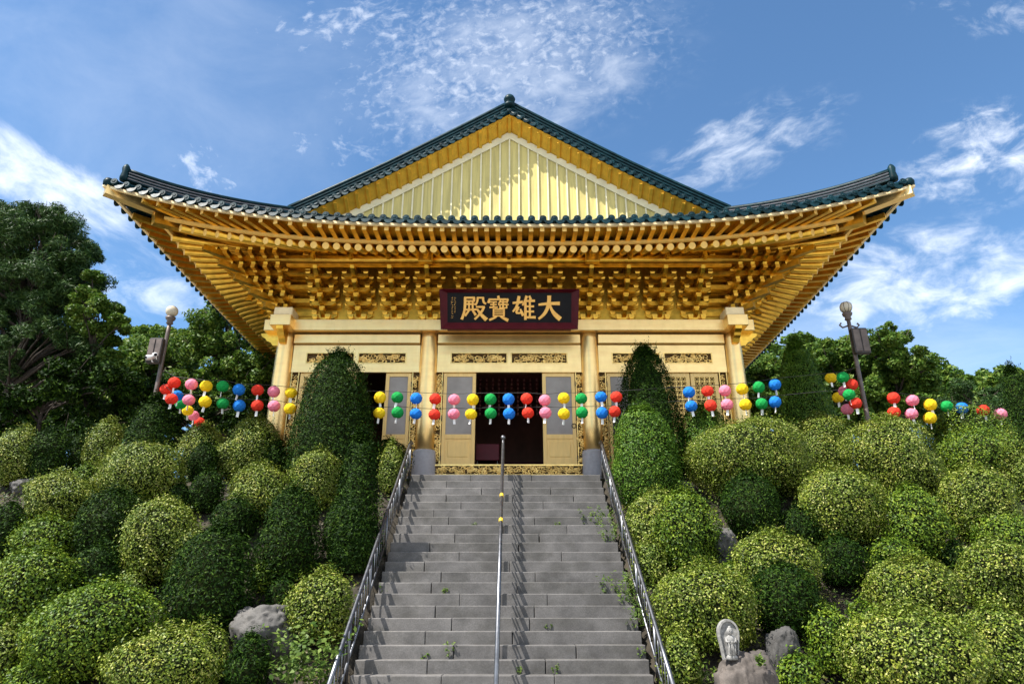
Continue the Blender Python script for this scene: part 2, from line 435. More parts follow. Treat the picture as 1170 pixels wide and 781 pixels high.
# panels above the doors
for k, (x0, x1) in enumerate(((-5.28, -2.18), (-1.75, 1.75), (2.18, 5.28))):
    b = MB(); xm = (x0 + x1) / 2; w = .16
    zs = (2.74, 2.955, 3.245, 3.44)
    b.box((x0, -.05, zs[0]), (x1, .06, zs[1])); b.box((x0, -.05, zs[2]), (x1, .06, zs[3]))
    for a, c in ((x0, x0 + .32), (xm - .035, xm + .035), (x1 - .32, x1)): b.box((a, -.047, zs[1]), (c, .06, zs[2]))
    lp = b.build('lintel_panel', M['gold_pale'], hall)
    for a, c in ((x0 + .32, xm - .035), (xm + .035, x1 - .32)):
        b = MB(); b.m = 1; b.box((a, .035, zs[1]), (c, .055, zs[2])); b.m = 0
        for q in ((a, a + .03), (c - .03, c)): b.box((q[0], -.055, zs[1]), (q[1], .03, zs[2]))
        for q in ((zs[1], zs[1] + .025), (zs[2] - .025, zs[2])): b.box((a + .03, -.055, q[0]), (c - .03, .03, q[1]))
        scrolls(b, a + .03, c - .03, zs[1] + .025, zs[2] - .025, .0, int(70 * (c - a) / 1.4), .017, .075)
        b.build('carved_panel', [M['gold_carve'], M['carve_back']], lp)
# carved jambs, threshold
def jamb(x0, x1):
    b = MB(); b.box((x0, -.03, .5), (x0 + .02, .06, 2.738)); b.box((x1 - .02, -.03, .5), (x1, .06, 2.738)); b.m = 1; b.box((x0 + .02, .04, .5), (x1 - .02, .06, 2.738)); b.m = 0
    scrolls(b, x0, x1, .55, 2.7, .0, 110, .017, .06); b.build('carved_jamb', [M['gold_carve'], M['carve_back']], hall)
for sg in (-1, 1):
    for a, c in ((1.60, 1.78), (2.16, 2.34), (5.08, 5.27)): jamb(min(sg*a, sg*c), max(sg*a, sg*c))
for x0, x1 in ((-5.2, -2.2), (-1.7, 1.7), (2.2, 5.2)):
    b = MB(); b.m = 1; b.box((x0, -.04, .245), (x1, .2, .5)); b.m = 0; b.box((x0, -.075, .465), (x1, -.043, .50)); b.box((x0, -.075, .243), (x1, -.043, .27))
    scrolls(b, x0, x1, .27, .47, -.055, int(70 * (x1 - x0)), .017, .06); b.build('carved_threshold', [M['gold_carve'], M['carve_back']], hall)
def mesh_door(x0, x1, hinge):
    b = MB(); w = .085; z0, z1 = .505, 2.735; y0, y1 = .0, .05
    b.bbox((x0, y0, z0), (x0 + w, y1, z1), .006); b.bbox((x1 - w, y0, z0), (x1, y1, z1), .006)
    for a, c in ((z0, z0 + .12), (1.12, 1.22), (z1 - .09, z1)): b.box((x0 + w, y0 + .003, a), (x1 - w, y1, c))
    b.box((x0 + w, y0 + .02, z0 + .12), (x1 - w, y1 - .005, 1.12)); b.bbox((x0 + w + .06, y0 + .008, z0 + .18), (x1 - w - .06, y1 - .003, 1.06), .012)
    d = b.build('door_leaf', M['door'], hall)
    b = MB(); b.box((x0 + w - .002, y0 + .025, 1.22), (x1 - w + .002, y0 + .033, z1 - .09)); b.build('insect_screen', M['mesh'], d)
    hx = x0 - .012 if hinge < 0 else x1 + .012
    for z in (.65, 1.6, 2.45):
        b = MB(); b.tube([(hx, -.018, z - .06), (hx, -.018, z + .06)], .016, 8); b.build('hinge', M['iron'], d)
    return d
mesh_door(-1.585, -.80, -1); dr = mesh_door(.80, 1.585, 1)
b = MB(); b.tube([(1.53 + .05*math.cos(a*.7), -.02, 1.42 + .05*math.sin(a*.7)) for a in range(10)], .01, 6); b.build('ring_handle', M['iron'], dr)
mesh_door(-2.98, -2.36, 1); mesh_door(2.36, 2.98, -1)
def lattice_door(x0, x1):
    b = MB(); z0, z1 = .505, 2.735; w = .09
    b.bbox((x0, 0, z0), (x0 + w, .05, z1), .006); b.bbox((x1 - w, 0, z0), (x1, .05, z1), .006)
    for a, c in ((z0, z0 + .12), (1.0, 1.08), (z1 - .10, z1)): b.box((x0 + w, .003, a), (x1 - w, .05, c))
    b.box((x0 + w, .02, z0 + .12), (x1 - w, .045, 1.0))
    d = b.build('lattice_door', M['door'], hall)
    b = MB(); p = .115; nx = max(2, round((x1 - x0 - 2*w) / p)); nz = round((z1 - .1 - 1.08) / p)
    px = (x1 - x0 - 2*w) / nx; pz = (z1 - .1 - 1.08) / nz
    for i in range(nx + 1):
        X = x0 + w + i * px; b.box((X - .007, .008, 1.08), (X + .007, .03, z1 - .1))
    for j in range(nz + 1):
        Z = 1.08 + j * pz; b.box((x0 + w, .010, Z - .007), (x1 - w, .028, Z + .007))
    for i in range(nx):
        for j in range(nz):
            c = (x0 + w + (i + .5) * px, .015, 1.08 + (j + .5) * pz); rr = .036
            b.tube([(c[0] + rr*math.cos(a*math.pi/4), c[1], c[2] + rr*math.sin(a*math.pi/4)) for a in range(9)], .010, 4, cap=False)
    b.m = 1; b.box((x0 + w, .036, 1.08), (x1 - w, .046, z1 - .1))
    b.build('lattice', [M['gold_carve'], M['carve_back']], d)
for sg in (-1, 1):
    for a, c in ((5.06, 4.39), (4.37, 3.70)): lattice_door(min(sg*a, sg*c), max(sg*a, sg*c))
# walls, interior
b = MB()
for sg in (-1, 1):
    x = sg * 5.4; b.box((x - .08, .2, .24), (x + .08, 11.9, 3.46))
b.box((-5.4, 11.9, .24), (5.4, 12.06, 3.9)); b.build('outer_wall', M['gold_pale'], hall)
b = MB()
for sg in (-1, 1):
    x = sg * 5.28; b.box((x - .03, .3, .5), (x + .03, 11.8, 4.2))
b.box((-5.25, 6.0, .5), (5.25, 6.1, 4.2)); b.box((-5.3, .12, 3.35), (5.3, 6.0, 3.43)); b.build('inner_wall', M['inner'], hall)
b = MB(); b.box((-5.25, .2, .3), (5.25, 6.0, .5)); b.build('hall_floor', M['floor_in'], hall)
# altar seen dimly
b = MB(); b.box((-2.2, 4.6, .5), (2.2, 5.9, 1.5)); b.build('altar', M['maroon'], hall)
# board behind the brackets
b = MB(); b.box((-5.5, .0, 4.03), (5.5, .06, 6.2))
for sg in (-1, 1): b.box((sg*5.5 - .03, .06, 4.03), (sg*5.5 + .03, 12, 6.2))
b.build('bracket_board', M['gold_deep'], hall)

# ---- bracket sets
TH, TP = .235, .29
def boat(b, L, h, th, c, axis):
    poly = [(-L/2, h), (-L/2, h*.55), (-L*.38, h*.12), (-L*.30, 0), (L*.30, 0), (L*.38, h*.12), (L/2, h*.55), (L/2, h)]
    Mx = Matrix.Translation(c) @ (Matrix.Rotation(R(90), 4, 'Z') if axis else Matrix())
    b.prism(poly, th, Mx @ Matrix.Translation((0, -th/2, 0)))
def block(b, c, w=.13, h=.085):
    x, y, z = c; k = w / 2; q = k * .68
    b.add([(x-q,y-q,z),(x+q,y-q,z),(x+q,y+q,z),(x-q,y+q,z),(x-k,y-k,z+h*.45),(x+k,y-k,z+h*.45),(x+k,y+k,z+h*.45),(x-k,y+k,z+h*.45),(x-k,y-k,z+h),(x+k,y-k,z+h),(x+k,y+k,z+h),(x-k,y+k,z+h)],
          [(3,2,1,0),(0,1,5,4),(1,2,6,5),(2,3,7,6),(3,0,4,7),(4,5,9,8),(5,6,10,9),(6,7,11,10),(7,4,8,11),(8,9,10,11)])
def nose(b, x, y0, p, z, h=.13, w=.095, up=True):
    """arm running out to a beak; polygon in (y, z)"""
    e = p
    poly = [(y0, z), (-(e - .06), z), (-(e + .02), z + .03), (-(e + .13), z + (.10 if up else -.03)), (-(e + .17), z + (.17 if up else .0)), (-(e + .10), z + h), (-(e - .04), z + h), (y0, z + h)]
    Mx = Matrix(((0, 1, 0, x - w/2), (1, 0, 0, 0), (0, 0, 1, 0), (0, 0, 0, 1)))
    b.prism(poly, w, Mx)
arms = MB(); blk = MB()
block(blk, (0, 0, 0), .30, .13)
for sgx in (-1, 1): block(blk, (sgx*.155, -.27, .0), .12, .12)
for i in range(4):
    z = .13 + TH * i - .02; p = TP * (i + 1)
    nose(arms, 0, .1, p - .06, z, .13)
    for j, LL in ((i, .64), (i - 1, .80), (i - 2, .64)):
        if j < 0: continue
        y = -TP * j - (.02 if j == 0 else 0)
        boat(arms, LL, .115, .085, (0, y, z + .008), 0)
        for q in (-LL/2 + .06, LL/2 - .06): block(blk, (q, y, z + .123), .125, .088)
    block(blk, (0, -p, z + .125), .135, .09)
boat(arms, .68, .11, .085, (0, -TP*4, .13 + TH*4 - .02), 0)
for q in (-.28, .28): block(blk, (q, -TP*4, .13 + TH*4 + .09), .125, .07)
nose(arms, 0, .1, TP*4 + .06, .13 + TH*4 - .01, .15)
arms.box((-.05, -1.50, 1.13), (.05, -1.34, 1.28)); arms.box((-.04, -1.56, 1.05), (.04, -1.40, 1.135))
arms.m = 1; arms.add(blk.v, blk.f); arms.m = 0
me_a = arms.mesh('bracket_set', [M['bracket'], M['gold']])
def bracket(x, y, rz):
    a = link('bracket_set', me_a, hall, Vector((x, y, 4.03)) - wloc(hall)); a.rotation_euler = (0, 0, rz)
bx = [0, .983, 1.966, 2.85, 3.733, 4.617]
for x in bx:
    for sg in ((1,) if x == 0 else (1, -1)): bracket(sg * x, 0, 0)
for k in range(1, 13):
    for sg in (-1, 1): bracket(sg * 5.5, .92 * k, sg * R(90))
# corner sets: rows of parallel beaks both ways plus a diagonal arm
for sg in (-1, 1):
    a = MB(); bl = MB(); X = sg * 5.5
    for i in range(5):
        z = 4.27 + TH * i - .06; p = TP * (i + 1)
        for q in range(i + 1):
            nose(a, X + sg * TP * q, .1, p - .04, z, .13)
            bl.box((X + sg*TP*q - .05, -(p + .135), z + .02), (X + sg*TP*q + .05, -(p - .02), z + .10))
            # side-going arms
            poly = [(0, z), (p - .1, z), (p + .13, z + .10), (p + .16, z + .17), (p - .08, z + .13), (0, z + .13)]
            Mx = Matrix(((sg, 0, 0, X), (0, 1, 0, -TP * q - .045), (0, 0, 1, 0), (0, 0, 0, 1)))
            a.prism(poly, .09, Mx)
        for j in range(i + 1):
            boat(a, .66, .11, .085, (X - sg * .35, -TP * j, z + .01), 0)
            for q in (-.27, .27): block(bl, (X - sg*.35 + q, -TP * j, z + .12), .125, .085)
            boat(a, .66, .11, .085, (X + sg * TP * j, .35, z + .01), 1)
            for q in (-.27, .27): block(bl, (X + sg * TP * j, .35 + q, z + .12), .125, .085)
        d = (p + .2) ; a.beam((X - sg*.1, .1, z + .07), (X + sg*d, -d, z + .12), .13, .14)
        block(bl, (X + sg*p, -p, z + .15), .15, .09)
    a.m = 1; a.add(bl.v, bl.f); a.build('corner_bracket', [M['bracket'], M['gold']], hall)
# eave purlins
b = MB(); b.tube([(-5.8, -1.2, 5.19), (5.8, -1.2, 5.19)], .11, 14); b.box((-5.3, -1.24, 5.0), (5.3, -1.16, 5.07)); b.build('eave_purlin', M['gold'], hall)
for sg in (-1, 1):
    b = MB(); b.tube([(sg*6.7, -.3, 5.19), (sg*6.7, 12.3, 5.19)], .11, 14); b.build('eave_purlin', M['gold'], hall)
for x in (-1.966, 1.966):   # carved beam heads above the inner columns
    b = MB(); b.bbox((x - .17, -1.52, 4.98), (x + .17, -1.33, 5.27), .02)
    b.tube([(x - .22, -1.45, 5.24), (x - .1, -1.47, 5.31), (x + .1, -1.47, 5.31), (x + .22, -1.45, 5.24)], .025, 6); b.build('beam_head', M['gold'], hall)

# ---- rafters
SP = .245
raf = []; fly = []; stF = []; stS = []
def add_rafter(end, start, flyend, flystart, pri):
    raf.append((pri, end, start)); fly.append((pri, flyend, flystart))
xs = [i * SP for i in range(0, 18)]; xf = [17*SP + .27 * k for k in range(1, 13)]
for x in xs + xf:
    if x <= 17*SP: start = Vector((x, .8, 6.19))
    else:
        start = Vector((17*SP + (x - 17*SP) * .12, .8, 6.19 - .02*(x-17*SP)))
    e = ef('raft', x); d = (e - start); d2 = Vector((d.x, d.y, 0)).normalized()
    fe = ef('fly', x + d2.x / max(.3, -d2.y) * .6 if x > 17*SP else x); stx = ef('strip', x)
    fs = stx + Vector((0, 0, .105)) - d2 * .35
    stF.append((start, ef('strip', x), ef('tile', x + (d2.x / max(.3, -d2.y) * .65 if x > 17*SP else 0))))
    for sg in ((1,) if x == 0 else (1, -1)):
        f = lambda p: Vector((sg * p.x, p.y, p.z))
        add_rafter(f(e), f(start), f(fe + Vector((0, 0, 0))), f(fs), 0 if x < 8.2 else 3)
ys = [1.1 + i * SP for i in range(0, 45)]; yf = [1.1 - .27 * k for k in range(1, 12)]
for y in yf[::-1] + ys:
    start = Vector((4.7, y, 6.19)) if y >= 1.1 else Vector((4.7, 1.1 + (y - 1.1) * .12, 6.19))
    e = es('raft', y); d2 = (e - start); d2.z = 0; d2.normalize()
    dy = (d2.y / max(.3, d2.x) * .6) if y < 1.1 else 0
    fe = es('fly', y + dy); fs = es('strip', y) + Vector((0, 0, .105)) - d2 * .35
    stS.append((start, es('strip', y), es('tile', y + dy * 1.08)))
    for sg in (1, -1):
        f = lambda p: Vector((sg * p.x, p.y, p.z))
        add_rafter(f(e), f(start), f(fe), f(fs), 1 + max(0, y) * .1)
raf.sort(key=lambda t: t[0]); fly.sort(key=lambda t: t[0])
def rafter_mb(b, e, s):
    d = (e - s).normalized(); b.tube([s, e], .082, 12)
    b.m = 1; b.tube([e - d*.002, e + d * .006], .079, 14); b.m = 0
rest = MB()
for i, (p, e, s) in enumerate(raf):
    if i < 99: b = MB(); rafter_mb(b, e, s); b.build('rafter', [M['gold'], M['rafter_end']], hall)
    else: rafter_mb(rest, e, s)
tag(rest.build('rafter', [M['gold'], M['rafter_end']], hall), kind='stuff')
def fly_mb(b, s, e):
    d = (e - s).normalized(); b.beam(s, e, .10, .12); b.m = 1; b.beam(e - d*.02, e + d*.006, .094, .114); b.m = 0
rest = MB()
for i, (p, e, s) in enumerate(fly):
    if i < 99: b = MB(); fly_mb(b, s, e); b.build('flying_rafter', [M['gold'], M['rafter_end']], hall)
    else: fly_mb(rest, s, e)
tag(rest.build('flying_rafter', [M['gold'], M['rafter_end']], hall), kind='stuff')
# soffit boards and edge boards
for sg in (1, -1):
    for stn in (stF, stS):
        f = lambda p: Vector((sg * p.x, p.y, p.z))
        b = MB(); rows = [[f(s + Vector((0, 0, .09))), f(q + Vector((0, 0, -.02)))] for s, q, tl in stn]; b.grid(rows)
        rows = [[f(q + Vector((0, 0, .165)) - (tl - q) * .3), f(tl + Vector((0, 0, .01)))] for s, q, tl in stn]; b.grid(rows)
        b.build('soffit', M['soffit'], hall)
def edge_pts(lv, n=60):
    Xc = 5.5 + LV[lv][1]
    return [ef(lv, -Xc + 2*Xc*i/n) for i in range(n+1)]
def side_pts(lv, sg, n=60):
    oc = LV[lv][1]; return [es(lv, -oc + (DEP + 2*oc)*i/n, sg) for i in range(n+1)]
b = MB(); sec = [(-.035, -.03), (.035, -.03), (.035, .045), (-.035, .045)]
b.loft(edge_pts('strip'), sec)
for sg in (1, -1): b.loft(side_pts('strip', sg), sec)
b.build('eave_board', M['rafter_end'], hall)
b = MB(); sec = [(-.03, -.03), (.03, -.03), (.03, .03), (-.03, .03)]
for pts in (edge_pts('tile', 70), side_pts('tile', 1, 70), side_pts('tile', -1, 70)):
    cen = Vector((0, 6, 0)); q = []
    for p in pts:
        d = Vector((p.x, p.y - 6, 0)).normalized(); q.append(p - (Vector((0, -.03, 0)) if pts[0].y == pts[-1].y else Vector((.03 * (1 if p.x > 0 else -1), 0, 0))) + Vector((0, 0, -.005)))
    b.loft(q, sec)
b.build('tile_batten', M['scallop'], hall)
for sg in (1, -1):     # hip rafters
    b = MB(); b.beam((sg*4.5, .9, 6.12), (sg*7.95, -2.50, 5.52), .2, .26); b.build('hip_rafter', M['gold'], hall)
    b = MB(); b.beam((sg*6.6, -1.1, 5.76), (sg*8.70, -3.20, 5.80), .19, .22); b.build('hip_rafter', M['gold_pale'], hall)

# ---- roof tiles
def P(d): return .54 * d + .006 * d * d
TB = .09
def zf(x, y):
    e = ef('tile', x); d = y - e.y; s = min(1, abs(x) / 8.75) ** 3
    return LV['tile'][2] + TB + LV['tile'][3] * s * max(0, 1 - d / 5) + P(max(d, -.05))
def zs(x, y):
    e = es('tile', y); d = e.x - abs(x); s = min(1, abs(y - 6) / 9.25) ** 3
    return LV['tile'][2] + TB + LV['tile'][3] * s * max(0, 1 - d / 5) + P(max(d, -.05))
def yend(x): return min(.36, -3.25 + (8.75 - abs(x)))
def xend(y): return max(0, 8.75 - (y + 3.25)) if y < -.34 else (max(0, 8.75 - (15.25 - y)) if y > 12.34 else 0)
tl = MB()
n = 12
def row_sheet(fn, stations):
    rows = [fn(s) for s in stations]; tl.grid(rows)
row_sheet(lambda x: [(x, y, zf(x, y)) for y in [ef('tile', x).y + (yend(x) - ef('tile', x).y) * i / n for i in range(n+1)]], [-8.74 + 17.48 * i / 70 for i in range(71)])
for sg in (1, -1):
    row_sheet(lambda y: [(sg*x, y, zs(x, y)) for x in [es('tile', y).x + (xend(y) - es('tile', y).x) * i / n for i in range(n+1)]], [-3.24, -2.6, -1.9, -1.2, -.6, -.345, -.335] + [.5 + 11*i/30 for i in range(31)] + [12.335, 12.345, 13, 14, 15.2])
row_sheet(lambda x: [(x, 12 - y, zf(x, y)) for y in [ef('tile', x).y + (yend(x) - ef('tile', x).y) * i / n for i in range(n+1)]], [-8.74 + 17.48 * i / 40 for i in range(41)])
TS = .25
def cap(c, d, r=.078):
    """round end tile and the drooping tile beside it; d = outward direction"""
    d = Vector(d).normalized(); c = Vector(c)
    tl.tube([c - d*.05, c + d*.015, c + d*.02], [r, r, r*.86], 12)
    tl.tube([c + d*.02, c + d*.028], [r*.5, r*.3], 8)
def droop(c, d, w=.2, h=.11):
    d = Vector(d).normalized(); s = Vector((d.y, -d.x, 0)).normalized(); c = Vector(c)
    ou = []; m = 8
    for i in range(m + 1):
        a = math.pi * i / m; ou.append((-w/2 * math.cos(a), -h * math.sin(a) - .01))
    for i in range(m + 1):
        a = math.pi * (m - i) / m; ou.append((-w/2 * math.cos(a), -h * .45 * math.sin(a) + .035))
    k = len(ou); vs = [c + s*x + Vector((0, 0, z)) + d*(.03 - z*.25) for x, z in ou] + [c + s*x + Vector((0, 0, z)) - d*(.0 + z*.25) for x, z in ou]
    fs = []
    for i in range(m):
        fs.append((i, i+1, k-2-i, k-1-i)); fs.append((k+i+1, k+i, 2*k-1-i, 2*k-2-i))
    for i in range(k):
        j = (i+1) % k; fs.append((i, i+k, j+k, j))
    tl.add(vs, fs)
j = 0
nf = int(8.62 / TS)
for i in range(-nf, nf + 1):
    x = i * TS; y0 = ef('tile', x).y - .04; y1 = yend(x)
    pts = [(x, y0 + (y1 - y0)*q/8, zf(x, y0 + (y1 - y0)*q/8) + .03) for q in range(9)]
    if y1 - y0 > .15: tl.tube(pts, .07, 8)
    sl = Vector((0, -1, -.12)); cap((x, y0 - .02, zf(x, y0) + .055), (0, -1, .12))
    if i < nf:
        xm = x + TS/2; e = ef('tile', xm); droop((xm, e.y - .05, zf(xm, e.y) - .01), (0, -1, 0))
ns = int((DEP + 6.2) / TS)
for sg in (1, -1):
    for i in range(ns):
        y = -3.05 + i * TS; x0 = es('tile', y).x + .04; x1 = xend(y)
        if x0 - x1 > .15: tl.tube([(sg*(x0 + (x1-x0)*q/9), y, zs(x0 + (x1-x0)*q/9, y) + .03) for q in range(10)], .07, 6)
        cap((sg*(x0 + .02), y, zs(x0, y) + .055), (sg, 0, .12))
        ym = y + TS/2; e = es('tile', ym); droop((sg*(e.x + .05), ym, zs(e.x, ym) - .01), (sg, 0, 0))
# gable verge tiles
YR = -.34
def rake(x): return zs(abs(x), .3)
L_ = 0; xprev = 5.75; acc = 0
xx = 0.0; rk = []
while xx < 5.7:
    rk.append(xx); xx += .215 / math.sqrt(1 + .6*.6)*1.0
for x in rk:
    for sg in ((1,) if x == 0 else (1, -1)):
        z = rake(x) + .03
        cap((sg*x, YR - .02, z + .045), (0, -1, .05), .066); tl.tube([(sg*x, YR, z + .03), (sg*x, .1, z + .05)], .06, 6)
        droop((sg*(x + .09), YR - .03, rake(x + .09) + .005), (0, -1, 0), .17, .085)
b = tl.build('tile_roof', M['tile'], hall)
roof = b
def ridge(path, w, h, layers, name, mort=None):
    b = MB(); lh = h / layers
    for k in range(layers):
        ww = w if k % 2 == 0 else w * .8
        b.m = 1 if (mort and k % 2) else 0
        b.loft(path, [(-ww/2, lh*k + .002*k), (ww/2, lh*k + .002*k), (ww/2, lh*(k+1)), (-ww/2, lh*(k+1))])
    b.m = 0; b.tube([Vector(p) + Vector((0, 0, h + .015)) for p in path], w*.36, 10)
    return b.build(name, [M['tile'], M['mortar']], roof)
for sg in (1, -1):
    ridge([(sg*(5.85 - 5.8*i/14), -.14, zs(5.85 - 5.8*i/14, .3) + .06) for i in range(15)], .22, .44, 9, 'descending_ridge')
    pts = []
    for i in range(13):
        k = .30 + (3.15 - .30) * (1 - i/12); x = 8.75 - k; y = -3.25 + k
        pts.append((sg*x, y, (zf(x, y) + zs(x, y))/2 + .05 + .10*(i/12)**3))
    ridge(pts, .20, .25, 7, 'hip_ridge', True)
    e = Vector(pts[-1]); b = MB(); b.lathe([(.085, .0), (.095, .08), (.07, .22), (.085, .32), (.06, .38), (.02, .43)], e + Vector((sg*.04, -.04, 0)), 12); b.build('ridge_end', M['tile'], roof)
    c = Vector((sg*8.66, -3.2, ef('tile', 8.7).z + .12)); b = MB(); b.lathe([(.02, -.12), (.10, -.10), (.11, .0), (.08, .06), (.03, .09)], c, 12); b.build('corner_tile', M['tile'], roof)
    ridge([(sg*(5.85 - 5.8*i/8), 11.98, zs(5.85 - 5.8*i/8, 11.7) + .03) for i in range(9)], .2, .30, 4, 'descending_ridge')
zr = zs(0, 6)
ridge([(0, -.2 + 12.4*i/10, zr + .05 + .12*((i-5)/5)**2) for i in range(11)], .26, .30, 4, 'main_ridge')
b = MB(); b.lathe([(.10, 0), (.17, .04), (.17, .11), (.12, .15), (.10, .19), (.15, .24), (.165, .31), (.13, .39), (.07, .45), (.02, .47)], (0, -.2, zr + .36), 16); b.build('ridge_finial', M['tile'], roof)
# gable: wall, trim, battens, soffit with small rafters
YW = .12
def gz(x): return rake(x) - .29
b = MB(); xsn = [-5.55 + 11.1*i/40 for i in range(41)]
poly = [(-5.55, 6.2), (5.55, 6.2)] + [(x, gz(x) - .02) for x in xsn[::-1]]
b.prism(poly, .08, Matrix.Translation((0, YW, 0))); b.m = 1
for i in range(-20, 21):
    x = i * .262; z1 = gz(abs(x)) - .24
    if z1 > 6.4: b.box((x - .02, YW - .035, 6.3), (x + .02, YW + .01, z1))
b.m = 0; b.build('gable_wall', [M['gable'], M['trim']], hall)
b = MB(); b.prism(poly, .08, Matrix.Translation((0, 11.6, 0))); b.build('gable_wall', M['gable'], hall)
b = MB()
for sg in (1, -1):
    path = [Vector((sg*5.6*i/20, YW - .03, gz(5.6*i/20))) for i in range(21)]
    rows = []
    for p in path:
        rows.append([p + Vector((0, -.02, -.02)), p + Vector((0, -.02, -.25)), p + Vector((0, .03, -.25))])
    b.grid(rows, False)
b.build('gable_trim', M['trim'], hall)
b = MB()
for sg in (1, -1):
    b.grid([[(sg*x, YR + .02, rake(x) - .03), (sg*x, YW - .02, rake(x) - .30)] for x in [5.7*i/24 for i in range(25)]], False)
b.build('gable_soffit', M['gable_gold'], hall)
b = MB(); c = MB()
for i in range(0, 21):
    for sg in ((1,) if i == 0 else (1, -1)):
        x = sg * i * .27; z = rake(x) - .10
        r_ = MB(); r_.beam((x, YR + .05, z - .01), (x, YW - .03, z - .235), .085, .07); r_.build('gable_rafter', M['gable_gold'], hall)
# ------------------------------------------------------------------ signboard
sg_ = thing('signboard', 'dark lacquered name board with four large gilt characters hanging over the doorway', 'sign', (0, -1.0, 3.75))
pb = at(582, 376, -.62); ptp = at(582, 330, -1.02)
ax = (ptp - pb); Hs = ax.length; up = ax.normalized(); nrm = Vector((1, 0, 0)).cross(up).normalized()   # faces forward and down
if nrm.y > 0: nrm = -nrm
cx = (pb.x + ptp.x) / 2; W0 = 1.63; cen = (pb + ptp) / 2; cen.x = cx
SM = Matrix(((1, 0, 0, cen.x), (0, -nrm.y, up.y, cen.y), (0, -nrm.z, up.z, cen.z), (0, 0, 0, 1)))   # local x right, y back, z up
b = MB(); b.box((-W0 + .12, .02, -Hs/2 + .10), (W0 - .12, .05, Hs/2 - .08), SM); b.build('board', M['black'], sg_)
b = MB()
o = [(-W0, -Hs/2), (W0, -Hs/2), (W0 + .03, Hs/2), (-W0 - .03, Hs/2)]; i_ = [(-W0 + .15, -Hs/2 + .16), (W0 - .15, -Hs/2 + .16), (W0 - .15, Hs/2 - .09), (-W0 + .15, Hs/2 - .09)]
vs = [SM @ Vector((x, -.09, z)) for x, z in o] + [SM @ Vector((x, .02, z)) for x, z in i_] + [SM @ Vector((x, .07, z)) for x, z in o] + [SM @ Vector((x*.992, -.105, z*.97)) for x, z in o]
fs = []
for k in range(4):
    j = (k + 1) % 4
    fs += [(12+k, 12+j, 4+j, 4+k), (k, j, 12+j, 12+k), (k, 8+k, 8+j, j), (4+k, 4+j, 8+j, 8+k)]
b.add(vs, fs); b.build('frame', M['maroon'], sg_)
STROKES = {
 '大': [([(6,64),(30,67),(50,69),(94,69)],[7,9,9,12]), ([(50,100),(50,72),(42,44),(28,22),(6,6)],[13,12,11,10,8]), ([(51,67),(58,46),(72,24),(97,5)],[7,9,13,15])],
 '雄': [([(3,71),(44,75)],[7,9]), ([(29,98),(24,68),(16,50),(3,36)],[10,9,8,6]), ([(27,55),(20,38),(12,27),(40,31)],[8,7,7,6]), ([(35,45),(47,20)],[6,10]),
  ([(62,99),(56,80),(45,62)],[9,8,6]), ([(57,78),(57,3)],[8,9]), ([(74,99),(80,86)],[7,9]), ([(56,79),(97,80)],[6,8]), ([(56,57),(93,57)],[6,7]), ([(56,36),(93,36)],[6,7]), ([(55,12),(100,12)],[7,9]), ([(76,82),(76,11)],[7,7])],
 '寶': [([(49,101),(52,90)],[8,8]), ([(10,88),(5,73)],[7,9]), ([(9,87),(93,87)],[6,7]), ([(93,87),(87,73)],[7,7]), ([(13,76),(42,76)],[5,5]), ([(15,65),(41,65)],[5,5]), ([(11,53),(45,54)],[6,6]), ([(28,77),(28,53)],[6,6]),
  ([(60,82),(51,69)],[6,5]), ([(55,76),(90,76)],[5,5]), ([(50,65),(94,65)],[5,5]), ([(71,80),(71,51)],[6,6]), ([(57,61),(57,51)],[5,5]), ([(55,51),(88,51)],[5,5]), ([(87,62),(87,50)],[5,5]),
  ([(28,46),(28,16)],[6,6]), ([(75,46),(75,16)],[6,6]), ([(27,45),(76,45)],[5,5]), ([(28,36),(75,36)],[4,4]), ([(28,27),(75,27)],[4,4]), ([(27,17),(76,17)],[5,5]), ([(41,15),(30,7),(10,0)],[7,8,7]), ([(60,15),(72,7),(93,-2)],[7,9,11])],
 '殿': [([(11,94),(52,94)],[7,7]), ([(51,95),(50,79)],[7,7]), ([(14,80),(51,80)],[6,6]), ([(14,95),(14,58),(10,28),(0,3)],[8,8,8,9]), ([(20,67),(56,67)],[6,6]), ([(16,43),(60,44)],[6,7]), ([(30,77),(30,43)],[6,6]), ([(45,77),(45,43)],[6,6]),
  ([(30,40),(14,18)],[6,8]), ([(45,40),(57,21)],[6,9]), ([(66,95),(65,76),(57,63)],[7,7,6]), ([(65,94),(89,94)],[6,6]), ([(88,95),(88,72),(99,69)],[7,7,7]), ([(60,55),(93,55)],[6,7]), ([(92,55),(80,28),(54,3)],[8,8,7]), ([(64,45),(78,22),(101,1)],[6,10,14])]}
